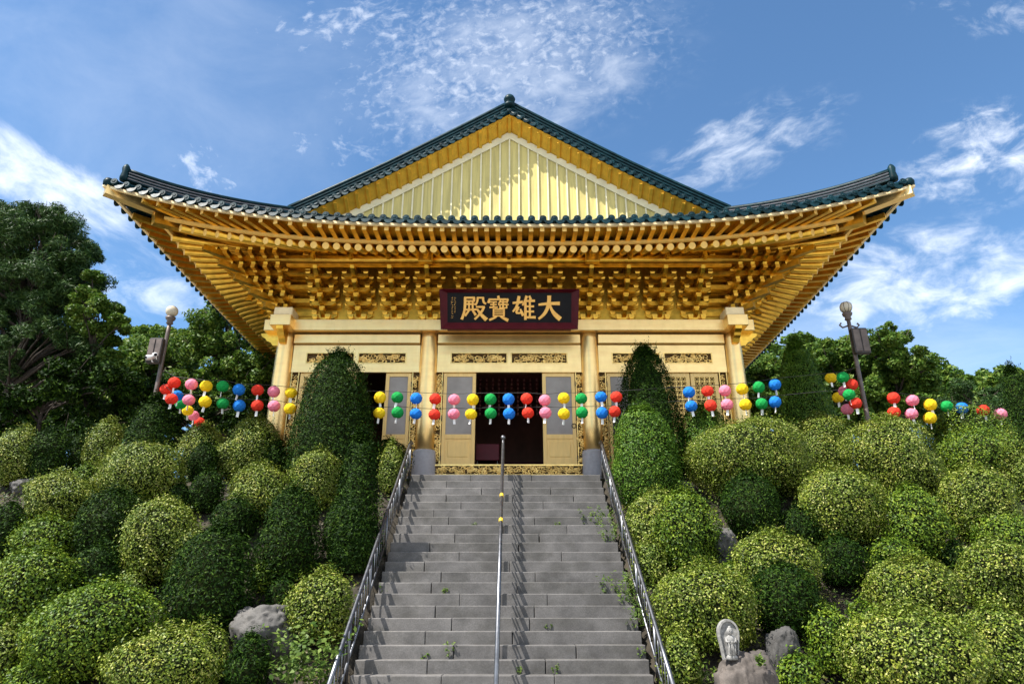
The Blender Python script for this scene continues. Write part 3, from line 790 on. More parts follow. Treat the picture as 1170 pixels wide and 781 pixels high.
for ch, u, wd, hg in (('殿', 541.5, .58, .56), ('寶', 569.5, .53, .56), ('雄', 598.5, .55, .58), ('大', 627.5, .56, .58)):
    px = at(u, 352, cen.y).x - cen.x; b = MB()
    for k, (pts, ws) in enumerate(STROKES[ch]):
        q = []
        for a in range(len(pts) - 1):     # resample so that strokes curve softly
            for f_ in (0, .5):
                p0, p1 = pts[a], pts[a+1]; q.append((p0[0]+(p1[0]-p0[0])*f_, p0[1]+(p1[1]-p0[1])*f_, ws[a]+(ws[a+1]-ws[a])*f_))
        q.append((*pts[-1], ws[-1]))
        for _ in range(2):
            if len(q) > 3: q = [q[0]] + [tuple((q[i-1][c]+2*q[i][c]+q[i+1][c])/4 for c in range(3)) for i in range(1, len(q)-1)] + [q[-1]]
        Lf = []; Rt = []
        for i_n, (x, y, w_) in enumerate(q):
            n0, n1 = q[max(0, i_n-1)], q[min(len(q)-1, i_n+1)]; d = Vector((n1[0]-n0[0], n1[1]-n0[1])).normalized(); w_ *= 1.36 * rnd.uniform(.95, 1.06)
            if i_n in (0, len(q)-1): x += d.x*(-1 if i_n == 0 else 1)*1.5; y += d.y*(-1 if i_n == 0 else 1)*1.5
            Lf.append((x - d.y*w_/2, y + d.x*w_/2)); Rt.append((x + d.y*w_/2, y - d.x*w_/2))
        dk = .016 + .0013 * k
        vs = []
        for dep, sh in ((.019, 1.0), (.019 - dk*.6, 1.0), (.019 - dk, .8)):
            for (l, r_) in zip(Lf, Rt):
                m_ = ((l[0]+r_[0])/2, (l[1]+r_[1])/2)
                for e in (l, r_):
                    X = m_[0] + (e[0]-m_[0])*sh; Z = m_[1] + (e[1]-m_[1])*sh
                    vs.append(SM @ Vector((px + (X/100 - .5)*wd, dep, (Z/100 - .5)*hg + .025)))
        n = len(Lf); fs = []
        for lay in range(2):
            o1, o2 = lay*2*n, (lay+1)*2*n
            for i_n in range(n-1):
                for e in (0, 1): fs.append((o1+2*i_n+e, o1+2*i_n+2+e, o2+2*i_n+2+e, o2+2*i_n+e))
            fs += [(o1, o1+1, o2+1, o2), (o1+2*n-2, o1+2*n-1, o2+2*n-1, o2+2*n-2)]
        for i_n in range(n-1): fs.append((4*n+2*i_n, 4*n+2*i_n+1, 4*n+2*i_n+3, 4*n+2*i_n+2))
        b.add(vs, fs)
    b.build('character', M['letter'], sg_)
b = MB()
for cxp in (-1.365, -1.30):
    z = Hs/2 - .20
    for k in range(12 if cxp < -1.33 else 9):
        for _ in range(3):
            x = cxp + rnd.uniform(-.016, .016); zz = z - rnd.uniform(0, .022)
            if rnd.random() < .5: b.box((x - .014, .012, zz - .002), (x + .012, .018, zz + .002), SM)
            else: b.box((x - .003, .012, zz - .009), (x + .001, .018, zz + .009), SM)
        z -= .043
b.build('small_inscription', M['letter'], sg_)
b = MB(); b.bbox((-1.5, -.42, 3.705), (1.5, -.30, 3.73), .004); b.build('support_rail', M['maroon'], sg_)

# ------------------------------------------------------------------ inside the doorway
t = thing('donation_box', 'maroon box on a steel stand just inside the open doorway, left of centre', 'box', (-.48, .75, .5))
b = MB(); b.bbox((-.80, .55, .72), (-.24, .95, 1.12), .01); b.build('chest', M['maroon'], t)
for x in (-.76, -.28):
    for y in (.58, .92):
        b = MB(); b.tube([(x, y, .50), (x, y, .725)], .014, 6); b.build('leg', M['steel'], t)
pm = MB()
for k in range(9):
    x = 0; pm.box((-.03, -.006, -.12 * k - .10), (.03, .006, -.12 * k))
me = pm.mesh('paper_tag_string', M['maroon'])
pm = MB(); [pm.box((-.020, -.009, -.12 * k - .085), (.020, -.007, -.12 * k - .03)) for k in range(9)]
me2 = pm.mesh('name_slip', M['slip'])
root = None
for i in range(10):
    if root is None:
        root = thing('paper_tag_string', 'string of small paper tags hanging from the ceiling in the dark doorway', 'paper tags', (-.72, 2.2, 3.33), 'strings of paper tags inside the doorway')
        link('tag_strip', me, root); link('name_slip', me2, root); o = root
    else: o = copy_tree(root)
    o.location = (-.80 + i * .172, 2.2, 3.33)

# ------------------------------------------------------------------ lanterns
YL = -1.62
ORD = ['first', 'second', 'third', 'fourth', 'fifth', 'sixth', 'seventh', 'eighth', 'ninth', 'tenth', 'eleventh', 'twelfth']
protos = {}
def lantern(colour, p, label, group, tail=True, k=1.0):
    if colour not in protos:
        t = thing('paper_lantern', label, 'lantern', p, group)
        b = MB(); r = .130; prof = [(r*.25, r*.92), (r*.62, r*.76), (r*.93, r*.40), (r*1.02, 0), (r*.93, -r*.42), (r*.62, -r*.78), (r*.25, -r*.92)]
        pr = prof[::-1]; vs = []; fs = []
        for k_, (a, z) in enumerate(pr):     # facets staggered ring by ring, like folded paper
            for q in range(9):
                an = 2*math.pi*(q + .5*(k_ % 2))/9; vs.append((a*math.cos(an), a*math.sin(an), z - .13))
        for k_ in range(len(pr)-1):
            for q in range(9):
                q2 = (q+1) % 9; A_, B2, C_, D_ = k_*9+q, k_*9+q2, (k_+1)*9+q, (k_+1)*9+q2
                fs += [(A_, B2, C_), (B2, D_, C_)] if k_ % 2 == 0 else [(A_, B2, D_), (A_, D_, C_)]
        fs += [tuple(range(8, -1, -1)), tuple(range(len(vs)-9, len(vs)))]
        b.add(vs, fs)
        link('globe', b.mesh('globe', M[colour]), t)
        b = MB(); b.box((-.026, -.004, -.365), (.026, .004, -.245)); link('tail', b.mesh('tail', M['white']), t)
        b = MB(); b.tube([(0, 0, 0), (0, 0, -.03)], .02, 6); link('hook', b.mesh('hook', M['wire']), t)
        protos[colour] = t
    else:
        t = copy_tree(protos[colour])
    t.location = p; t.rotation_euler = (rnd.uniform(-.12, .12), rnd.uniform(-.14, .14), rnd.uniform(0, 6)); t.scale = (k, k, k * rnd.uniform(.93, 1.05))
    t['label'] = label; t['group'] = group
    return t
seq = ['red', 'pink', 'yellow', 'green', 'blue']
upL = [(199,437,'red'),(218,439,'pink'),(236,441,'yellow'),(255,441,'green'),(274,445,'blue'),(294,446,'red'),(313,447,'pink'),(332,449,'yellow')]
loL = [(196,456,'red'),(216,457,'pink'),(235,459,'yellow'),(254,461,'green'),(274,463,'blue'),(294,463,'red'),(313,464,'pink'),(331,467,'yellow')]
upM = [(433.6,453.6,'yellow'),(455,454,'green'),(475,455,'blue'),(498,456,'red'),(519,456.5,'pink'),(539.5,456,'yellow'),(561,455.6,'green'),(581,455.6,'blue'),(602.4,455.3,'red'),(623,457,'pink'),(643.7,454.9,'yellow'),(664,455.6,'green'),(686,454,'blue'),(704.5,453.5,'red')]
loM = [(434,472,'yellow'),(455,471,'green'),(476,473,'blue'),(497,474,'red'),(518,473,'pink'),(539,473.6,'yellow'),(561,472,'green'),(582,472.6,'blue'),(603,472,'red'),(624,471.5,'pink'),(645,472.4,'yellow'),(665,471,'green'),(688,471,'blue'),(703,470,'red')]
upR = [(788,448,'blue'),(808,447,'red'),(828.6,446,'pink'),(847.5,444.5,'yellow'),(867.5,442,'green'),(885,439,'blue'),(963,431.4,'green')]
loR = [(789,464,'blue'),(811,463,'red'),(831,462,'pink'),(851.6,462,'yellow'),(870.5,461,'green'),(886,459,'blue'),(969,451,'green')]
spotsU = {'red': {294: 'left of the left outer column', 498: 'in front of the left doorpost', 199: 'beside the left lamp post', 602: 'before the dark open doorway', 704: 'beside the tall right yew, left of it', 808: 'before the right lattice doors'},
          'pink': {218: 'second along from the left lamp post', 313: 'in front of the left outer column', 519: 'over the left screen door', 623: 'over the right screen door', 828: 'just left of the right outer column'},
          'yellow': {236: 'third along from the left lamp post', 332: 'between the left outer column and the big yew', 433: 'just right of the big left yew', 539: 'at the left edge of the open doorway', 643: 'over the right screen door', 847: 'in front of the right outer column'},
          'green': {255: 'before the dark trees on the left', 455: 'left of the left inner column', 561: 'in the left half of the dark doorway', 664: 'just left of the right inner column', 867: 'just right of the right outer column', 963: 'beside the right lamp post'},
          'blue': {274: 'before the dark trees on the left', 475: 'in front of the left inner column', 581: 'at the middle of the dark doorway', 686: 'in front of the right inner column', 788: 'just right of the tall right yew', 885: 'beside the pointed conifer, left of it'}}
def near(d, u): return d[min(d, key=lambda k: abs(k - u))]
GU, GD = 'lantern string across the front, upper row', 'lantern string across the front, lower row'
for rows, word, grp in (((upL, upM, upR), 'upper', GU), ((loL, loM, loR), 'lower', GD)):
    for r_ in rows:
        for u, v, c in r_:
            p = at(u, v, YL); p.z += .13
            lantern(c, p, f'{c} paper lantern in the {word} row, {near(spotsU[c], u)}', grp)
    pts = []
    for r_ in rows:
        for u, v, c in r_: p = at(u, v, YL); pts.append(p + Vector((0, .0, .135)))
    dz = 0 if word == 'upper' else -.27
    endL = at(189, 424, YL) + Vector((0, 0, dz)); endR = at(980, 419, YL) + Vector((0, 0, dz))
    b = MB(); b.tube([endL] + pts + [endR], .006, 4, smooth=False)
    tag(b.build('lantern_cable', M['wire']), f'thin dark cable carrying the {word} row of lanterns between the lamp posts', 'cable')
# short strings leaving the lamp posts
def run(lst, y0, dy, where, grp, cable):
    cnt = {}; pts = []
    for i, (u, v, c) in enumerate(lst):
        p = at(u, v, y0 + dy * i); pts.append(p + Vector((0, 0, .135)))
        lantern(c, p + Vector((0, 0, .13)), where.format(c=c, o=ORD[i]), grp)
    if cable:
        b = MB(); b.tube(pts, .006, 4, smooth=False); tag(b.build('lantern_cable', M['wire']), cable, 'cable')
run([(190,445,'red'),(202,452,'blue'),(206,462,'green'),(214,469,'yellow'),(221,475,'pink'),(228,482,'red')], -1.5, .48,
    '{c} paper lantern, {o} on the short string sloping down right behind the left rows', 'short lantern string on the left',
    'thin dark cable of the short string sloping down behind the left rows')
run([(972.6,439,'red'),(964,447,'pink'),(949.5,432,'yellow')], -1.6, .45, '{c} paper lantern, {o} on the upper string going back behind the right lamp post', 'lantern string going back on the right', None)
run([(977,460.5,'red'),(968,467.5,'pink'),(958,454,'yellow')], -1.6, .45, '{c} paper lantern, {o} on the lower string going back behind the right lamp post', 'lantern string going back on the right', None)
run([(1021,454.5,'red'),(1042,457.7,'pink'),(1062,462,'yellow'),(1082,464.4,'green'),(1100,466,'blue'),(1122,469,'red'),(1144,472.6,'pink')], -1.6, 0,
    '{c} paper lantern, {o} on the string leading right from the right lamp post', 'lantern string on the far right', 'thin dark cable of the string leading right from the right lamp post')
run([(1021,471,'red'),(1040.6,473,'pink'),(1063,477,'yellow')], -1.6, 0, '{c} paper lantern, {o} of the low ones hung under the far right string', 'lantern string on the far right', None)

# ------------------------------------------------------------------ lamp posts
def lamp(u, v0, u2, vb, label, right):
    g = at(u, v0, -1.5); x = g.x if not right else g.x; t = thing('lamp_post', label, 'street lamp', (x, -1.5, -.03)); y = -1.5; H = g.z
    b = MB(); b.lathe([(.16, -.45), (.16, .25), (.075, .32), (.058, 1.2), (.048, 1.25), (.042, H - .55), (.04, H - .24)], (x, y, 0), 14); b.build('pole', M['pole'], t)
    b = MB(); b.lathe([(.03, H - .34), (.075, H - .30), (.06, H - .24), (.10, H - .20), (.11, H - .15), (.07, H - .14)], (x, y, 0), 14)
    if right:
        for sg in (-1, 1):
            b.tube([(x + sg*.05, y, H - .46), (x + sg*.16, y, H - .50), (x + sg*.22, y, H - .44), (x + sg*.18, y, H - .39)], .02, 6)
    b.build('bracket', M['pole'], t)
    r = .13; b = MB(); b.lathe([(r*math.sin(a*math.pi/14)+.004, H - r*math.cos(a*math.pi/14)) for a in range(1, 14)], (x, y, 0), 20); gl = b.build('globe', M['globe'], t)
    if right:
        b = MB()
        for k in range(8):
            a = k * math.pi / 4
            b.tube([(x + 1.03*r*math.sin(q*math.pi/8)*math.cos(a), y + 1.03*r*math.sin(q*math.pi/8)*math.sin(a), H - 1.03*r*math.cos(q*math.pi/8)) for q in range(1, 8)], .006, 4)
        b.build('cage', M['iron'], gl)
    zb = at(u2, vb, y).z
    bx_ = MB(); w, h = (.17, .30) if right else (.15, .29)
    o_ = .10 if right else -.12
    bx_.bbox((x + o_ - w, y - .19, zb - h), (x + o_ + w, y - .06, zb + h), .015); p = bx_.build('control_box', M['iron'], t)
    b = MB()
    for k in (-.48, .04): b.bbox((x + o_ + k*w*1.9, y - .205, zb - h*.88), (x + o_ + k*w*1.9 + w*.85, y - .191, zb + h*.88), .008)
    b.build('panel_door', M['pole'], p)
    if right:
        b = MB(); b.lathe([(.10, 1.0), (.10, 1.06)], (x, y, 0), 12); b.build('collar', M['pole'], t)
    return x
lamp(196.5, 355.5, 181, 403, 'dark lamp post with a cream globe and cameras, left of the hall', False)
lamp(966.5, 351, 978, 392, 'dark lamp post with a wire-caged globe and a black box, right of the hall', True)
for i, (u, v) in enumerate(((172, 408), (177, 405))):
    p = at(u, v, -1.76)
    t = thing('security_camera', ['white security camera fixed on the left side of the left lamp post box', 'white security camera nearer the middle of the left lamp post box'][i], 'camera', p)
    d = Vector((-.5 if i == 0 else .6, -.8, -.3)).normalized()
    b = MB(); b.tube([p - d*.09, p + d*.09, p + d*.10], [.048, .048, .04], 10); b.build('body', M['camwhite'], t)
    b = MB(); b.tube([p + d*.10, p + d*.106], [.034, .03], 10); b.build('lens', M['black'], t)
    b = MB(); b.tube([p + Vector((0, .02, .03)), p + Vector((.02, .06, -.08)), p + Vector((.04, .12, -.08))], .014, 6); b.build('mount', M['camwhite'], t)

# ------------------------------------------------------------------ rocks and the statue
def rock(u, v, hw, hh, Y, label, m='rock', seed=1, depth=.8, flat=.0):
    c = at(u, v, Y); s = mpp(u, v, Y); rx, rz = hw*s, hh*s
    r2 = random.Random(seed)
    bm = bmesh.new(); bmesh.ops.create_icosphere(bm, subdivisions=5, radius=1)
    pl = []
    for _ in range(16):
        d = Vector((r2.uniform(-1, 1), r2.uniform(-1, 1), r2.uniform(-1, 1))).normalized(); pl.append((d, r2.uniform(.62, .92)))
    pl.append((Vector((0, 0, 1)), .72 if flat else .85))
    from mathutils import noise as mn
    for v_ in bm.verts:
        p = v_.co.copy()
        for d, k in pl:
            q = p.dot(d)
            if q > k: p -= d * (q - k) * .93
        p *= 1 + .14 * mn.noise(p * 2.2 + Vector((seed, 0, 0))) + .12 * mn.noise(Vector((p.x * 7, p.y * 7, p.z * 3.5)) + Vector((0, seed, 0))) + .06 * mn.noise(p * 15)
        v_.co = p
    mxx = max(abs(v_.co.x) for v_ in bm.verts); mz = max(v_.co.z for v_ in bm.verts)
    zb = slope_z(Y) - .15
    for v_ in bm.verts:
        x, y, z = v_.co; zz = c.z + z / mz * rz
        if z < 0: zz = c.z + z / mz * max(rz, (c.z - zb))
        v_.co = (c.x + x / mxx * rx, c.y + y * rx * depth, zz)
    me = bpy.data.meshes.new('garden_rock'); bm.to_mesh(me); bm.free()
    o = Vector((c.x, c.y, zb))
    for v_ in me.vertices: v_.co -= o
    for p in me.polygons: p.use_smooth = True
    me.materials.append(M[m])
    ob = link('garden_rock', me, None, o); tag(ob, label, 'rock'); return ob
def yslope(u, v, dz=0):
    lo, hi = -7.2, -1.2
    for _ in range(40):
        m = (lo + hi) / 2
        if at(u, v, m).z - slope_z(m) - dz > 0: lo = m
        else: hi = m
    return (lo + hi) / 2
rock(305, 716, 40, 25, yslope(305, 716, .25), 'large grey boulder at the lower left, among leafy weeds', seed=3, flat=1)
rock(346, 530, 14, 9, yslope(346, 530, .1) , 'small pale rock wedged among shrubs below the big left yew', 'rock', seed=5)
rock(823, 621, 18, 19, yslope(823, 621, .2), 'ridged grey rock beside the broad-leaved shrub, right slope', seed=8)
rock(781, 556, 14, 8, yslope(781, 556, .1), 'low pale rock under the egg-shaped yews on the right', seed=9)
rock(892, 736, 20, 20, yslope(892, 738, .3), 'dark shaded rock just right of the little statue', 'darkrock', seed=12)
rock(195, 716, 14, 9, yslope(195, 716, .1), 'small brown rock at the foot of a dark shrub, lower left', 'stump', seed=14)
rock(30, 552, 18, 6, yslope(30, 552, .1), 'flat grey rock near the left edge of the slope', seed=15)
YS = yslope(850, 765, .45) - .55
rock(850, 770, 37, 26, YS, 'rugged brown rock carrying the little stone statue', 'stump', seed=21, flat=1)
t = thing('stone_statue', 'small pale stone Buddha figure with a rounded halo slab, standing on a brown rock', 'statue', at(836, 751, YS - .12))
o = at(836, 751, YS - .12); s = mpp(836, 735, YS - .12)
HT = 40 * s
poly = []
for i in range(25):
    a = math.pi * i / 24; poly.append((12.2*s*math.cos(a), HT*.66 + HT*.36*math.sin(a)))
poly = [(8.6*s, -.02)] + [(10.4*s, HT*.30), (12*s, HT*.55)] + poly + [(-12*s, HT*.55), (-10.4*s, HT*.30), (-8.6*s, -.02)]
b = MB(); b.prism(poly, .05, Matrix.Translation(o + Vector((0, .03, 0))))
ins = [(x*.82, HT*.04 + z*.9) for x, z in poly]
n_ = len(poly); vs = [o + Vector((x, .03, z)) for x, z in poly] + [o + Vector((x*.97, .005, z*.985 + .003)) for x, z in poly] + [o + Vector((x, .005, z)) for x, z in ins] + [o + Vector((x, .028, z)) for x, z in ins]
fs = []
for r_ in range(3):
    for k in range(n_):
        j = (k + 1) % n_; fs.append((r_*n_+k, r_*n_+j, (r_+1)*n_+j, (r_+1)*n_+k))
b.add(vs, fs); b.build('halo_slab', M['statue'], t)
b = MB()
def ell(c, r, n=14):
    b.lathe([(math.sin(math.pi*k/n) + .01, -math.cos(math.pi*k/n)) for k in range(n+1)], o + Vector(c), 16, True, Matrix.Diagonal((r[0], r[1], r[2], 1)))
ell((0, -.035, HT*.70), (3.3*s, 3.2*s, 4.4*s)); ell((0, -.035, HT*.80), (1.7*s, 1.7*s, 1.6*s))
ell((0, -.067, HT*.69), (.5*s, .9*s, 1.0*s))
for sg in (-1, 1): ell((sg*3.2*s, -.03, HT*.69), (.7*s, .8*s, 2.0*s)); ell((sg*1.2*s, -.069, HT*.72), (.7*s, .3*s, .35*s))
ell((0, -.068, HT*.65), (1.0*s, .3*s, .3*s))
rows = [(1.7, .60), (4.6, .555), (5.0, .47), (4.3, .36), (3.9, .22), (4.2, .10), (4.5, .06)]
b.lathe([(r_*s, HT*z) for r_, z in rows[::-1]], o + Vector((0, -.03, 0)), 20, True, Matrix.Diagonal((1, .62, 1, 1)))
for sg in (-1, 1):
    b.tube([o + Vector((sg*4.6*s, -.03, HT*.53)), o + Vector((sg*5.3*s, -.05, HT*.42)), o + Vector((sg*2.0*s, -.085, HT*.42))], [1.5*s, 1.4*s, 1.0*s], 8)
    b.tube([o + Vector((sg*3.4*s, -.07, HT*.40)), o + Vector((sg*3.0*s, -.075, HT*.1))], [.7*s, .8*s], 6)
for q in range(3): b.tube([o + Vector(((q-1)*1.1*s, -.075, HT*.36)), o + Vector(((q-1)*1.3*s, -.08, HT*.1))], .35*s, 5)
ell((0, -.092, HT*.42), (1.3*s, .9*s, 1.4*s))
b.build('figure', M['statue'], t)
b = MB(); b.lathe([(6.2*s, -.02), (6.4*s, HT*.03), (5.2*s, HT*.06), (5.0*s, HT*.075)], o + Vector((0, -.02, 0)), 20, True, Matrix.Diagonal((1, .7, 1, 1))); b.build('lotus_base', M['statue'], t)
# ------------------------------------------------------------------ foliage
def leaf_arrays(Pp, Nn, L, W, jit=.8, up=0.0):
    n = len(Pp)
    Nr = Nn + rng.normal(0, jit, (n, 3)); Nr[:, 2] += up
    Nr /= np.linalg.norm(Nr, axis=1, keepdims=True) + 1e-9
    T = rng.normal(0, 1, (n, 3)); T -= Nr * np.sum(T * Nr, 1, keepdims=True); T /= np.linalg.norm(T, axis=1, keepdims=True) + 1e-9
    B = np.cross(Nr, T)
    k = rng.uniform(.7, 1.3, (n, 1))
    l = L * k / 2; w = W * k / 2
    V = np.stack([Pp - T*l, Pp + B*w + T*l*.1, Pp + T*l, Pp - B*w + T*l*.1], 1).reshape(-1, 3)
    return V
def quads_mesh(name, V, mats, extra=None):
    """V: 4 vertices per leaf; extra: (verts, faces) of the inner mass with material 1"""
    nq = len(V) // 4; ev, ef_ = extra if extra else (np.zeros((0, 3)), [])
    me = bpy.data.meshes.new(name)
    verts = np.concatenate([V, np.asarray(ev, float).reshape(-1, 3)]) if len(ev) else V
    me.vertices.add(len(verts)); me.vertices.foreach_set('co', verts.astype(np.float32).ravel())
    idx = np.arange(nq * 4, dtype=np.int32)
    lens = [4] * nq
    if len(ef_):
        ei = np.asarray(ef_, dtype=np.int32) + nq * 4; idx = np.concatenate([idx, ei.ravel()]); lens += [4] * len(ef_)
    me.loops.add(len(idx)); me.loops.foreach_set('vertex_index', idx)
    st_ = np.arange(0, len(idx), 4, dtype=np.int32)
    me.polygons.add(len(st_)); me.polygons.foreach_set('loop_start', st_); me.polygons.foreach_set('loop_total', np.array(lens, dtype=np.int32))
    mi = np.zeros(len(st_), dtype=np.int32); mi[nq:] = 1
    me.polygons.foreach_set('material_index', mi)
    for m in mats: me.materials.append(m)
    me.update(calc_edges=True)
    return me
def prof_fn(kind):
    if kind == 'dome': return lambda h: np.where(h > .45, np.sqrt(np.clip(1 - ((h - .45)/.55)**2.2, 0, 1)), .30 + .70*np.sqrt(np.clip(1-((.45-h)/.45)**2, 0, 1)))
    if kind == 'egg': return lambda h: np.where(h > .25, np.sqrt(np.clip(1 - (np.clip(h - .25, 0, 1)/.75)**2.5, 0, 1)), .62 + .38*np.sqrt(np.clip(h/.25, 0, 1)))
    if kind == 'cone': return lambda h: np.clip(1 - h, 0, 1)**.66 * np.where(h < .12, .85 + h*1.25, 1)
    if kind == 'bullet': return lambda h: np.where(h > .1, np.sqrt(np.clip(1 - (np.clip(h - .1, 0, 1)/.9)**1.7, 0, 1)), .8 + 2*h)
    if kind == 'spire': return lambda h: np.clip((1 - h)**.52, 0, 1) * np.where(h < .2, .8 + h, 1)
LT = dict(A=(.037, .020, .5, 'A'), B=(.041, .022, .5, 'B'), D=(.052, .017, .5, 'D'), Y=(.052, .017, .5, 'Y'))
def shrub(u, v, hw, hh, typ, kind, label, cat='shrub', name='clipped_shrub', Y=None, dens=1.0, sprig=0, group=None):
    k_ = .92 if hw > 40 and typ in 'AB' else .97
    hw *= k_; hh *= k_
    if Y is None:
        def gap(y): return at(u, v + hh, y).z - slope_z(y) - .02
        lo, hi = -7.4, -1.05
        if gap(hi) > 0: Y = -1.15
        else:
            for _ in range(40):
                m = (lo + hi) / 2
                if gap(m) > 0: lo = m
                else: hi = m
            Y = (lo + hi) / 2
    if Y < -1.2:                            # keep clear of the stair rails
        s = mpp(u, v, Y); c = at(u, v, Y); lim = SW + .07
        if c.x < SX and c.x + hw*s*1.04 > SX - lim:
            k = c.x + hw*s*1.04 - (SX - lim); u -= k*.5/s; hw -= k*.5/s
        if c.x > SX and c.x - hw*s*1.04 < SX + lim:
            k = SX + lim - (c.x - hw*s*1.04); u += k*.5/s; hw -= k*.5/s
    s = mpp(u, v, Y); c = at(u, v, Y); zt = at(u, v - hh, Y).z; zb0 = at(u, v + hh, Y).z
    zb = min(zb0, slope_z(Y) - .06); H = zt - zb; rx = hw * s; ry = rx * rnd.uniform(.82, .98)
    hv = (zt - zb0)                         # shape spans what is seen, skirt continues down
    f = prof_fn(kind)
    Ls, Ws, jit, mk = LT[typ]
    lob = []
    for _ in range(22):
        a = rng.uniform(0, 2*math.pi); lob.append((a, rng.uniform(0, .95), rng.uniform(-.20, .15), rng.uniform(.10, .24)))
    amp = 1.0 if typ in 'AB' else .7
    def rad(h, th):
        k = np.ones_like(h)
        for a, hc, am, wd in lob:
            k = k + amp * am * np.exp(-((np.cos(th - a) - 1) * 1.1 / wd)**2 * .5 - ((h - hc) / wd)**2)
        return k
    area = math.pi * ((rx + ry)/2) * H * 1.5
    n = int(min(32000, dens * area * 1.9 / (Ls * Ws * .5) * .62)); n = max(n, 700)
    h = rng.uniform(0, 1, n * 3); keep = rng.uniform(0, 1, n * 3) < (f(h) * .8 + .25); h = h[keep][:n]
    # extra on the crown where the profile is flat
    h = np.concatenate([h, 1 - np.abs(rng.normal(0, .07, n // 5))]); h = np.clip(h, 0, .999)
    th = rng.uniform(0, 2*math.pi, len(h))
    flat = rng.uniform(0, 1, len(h))
    rr = f(h) * rad(h, th)
    top = h > .9
    rr = np.where(top, rr * np.sqrt(rng.uniform(0.05, 1, len(h))), rr)
    dep = 1 - np.abs(rng.normal(0, .10, len(h)))
    x = rx * rr * dep * np.cos(th); y = ry * rr * dep * np.sin(th)
    z = zb + H * (h * (.93 + .07*dep)) * (1 + 0*h) + np.clip((h - .65) / .35, 0, 1) * (rad(h, th) - 1) * min(H, 1.4) * .4
    e = 1e-2; df = (f(np.clip(h + e, 0, 1)) - f(np.clip(h - e, 0, 1))) / (2*e)
    Nn = np.stack([np.cos(th), np.sin(th), -df * (rx / H)], 1); Nn[top] = Nn[top] * .3 + np.array([0, 0, 1.0])
    Nn /= np.linalg.norm(Nn, axis=1, keepdims=True)
    Pp = np.stack([c.x + x, Y + y, z], 1)
    V = leaf_arrays(Pp, Nn, Ls, Ws, jit, .18)
    if sprig:
        k = sprig; ths = rng.uniform(0, 2*math.pi, k); hs = rng.uniform(.55, 1, k) if kind != 'spire' else rng.uniform(.3, 1, k); rs = f(hs) * .9
        base = np.stack([c.x + rx*rs*np.cos(ths), Y + ry*rs*np.sin(ths), zb + H*hs], 1)
        d = np.stack([np.cos(ths)*.35, np.sin(ths)*.35, np.ones(k)], 1) + rng.normal(0, .15, (k, 3)); d /= np.linalg.norm(d, axis=1, keepdims=True)
        segs = []
        for q in range(10):
            pp = base + d * (q * .022) * rng.uniform(.6, 1.3, (k, 1)); segs.append(leaf_arrays(pp, rng.normal(0, 1, (k, 3)), .07, .014, .3))
        V = np.concatenate([V] + segs)
    # stray shoots break the outline
    m = len(h) // 9; ii = rng.integers(0, len(h), m)
    V = np.concatenate([V, leaf_arrays(Pp[ii] + Nn[ii] * rng.uniform(.02, .13, (m, 1)), Nn[ii], Ls*1.1, Ws, .6, .3)])
    # closed inner shell for the twigs, near-black: inner shade put into its colour
    nu, nv = 16, 9; hv_ = np.linspace(0.0, .97, nv); tv = np.linspace(0, 2*math.pi, nu, endpoint=False)
    hh_, tt = np.meshgrid(hv_, tv, indexing='ij'); r0 = f(hh_) * rad(hh_, tt) * .74
    ev = np.stack([c.x + rx*r0*np.cos(tt), Y + ry*r0*np.sin(tt), zb + H*hh_*.91], -1).reshape(-1, 3)
    ef_ = [(i*nu + j, i*nu + (j+1) % nu, (i+1)*nu + (j+1) % nu, (i+1)*nu + j) for i in range(nv-1) for j in range(nu)]
    o = np.array([c.x, Y, zb])
    me = quads_mesh(name, V - o, [M[mk], M['twig_shade']], (ev - o, ef_))
    return tag(link(name, me, None, o), label, cat, group)

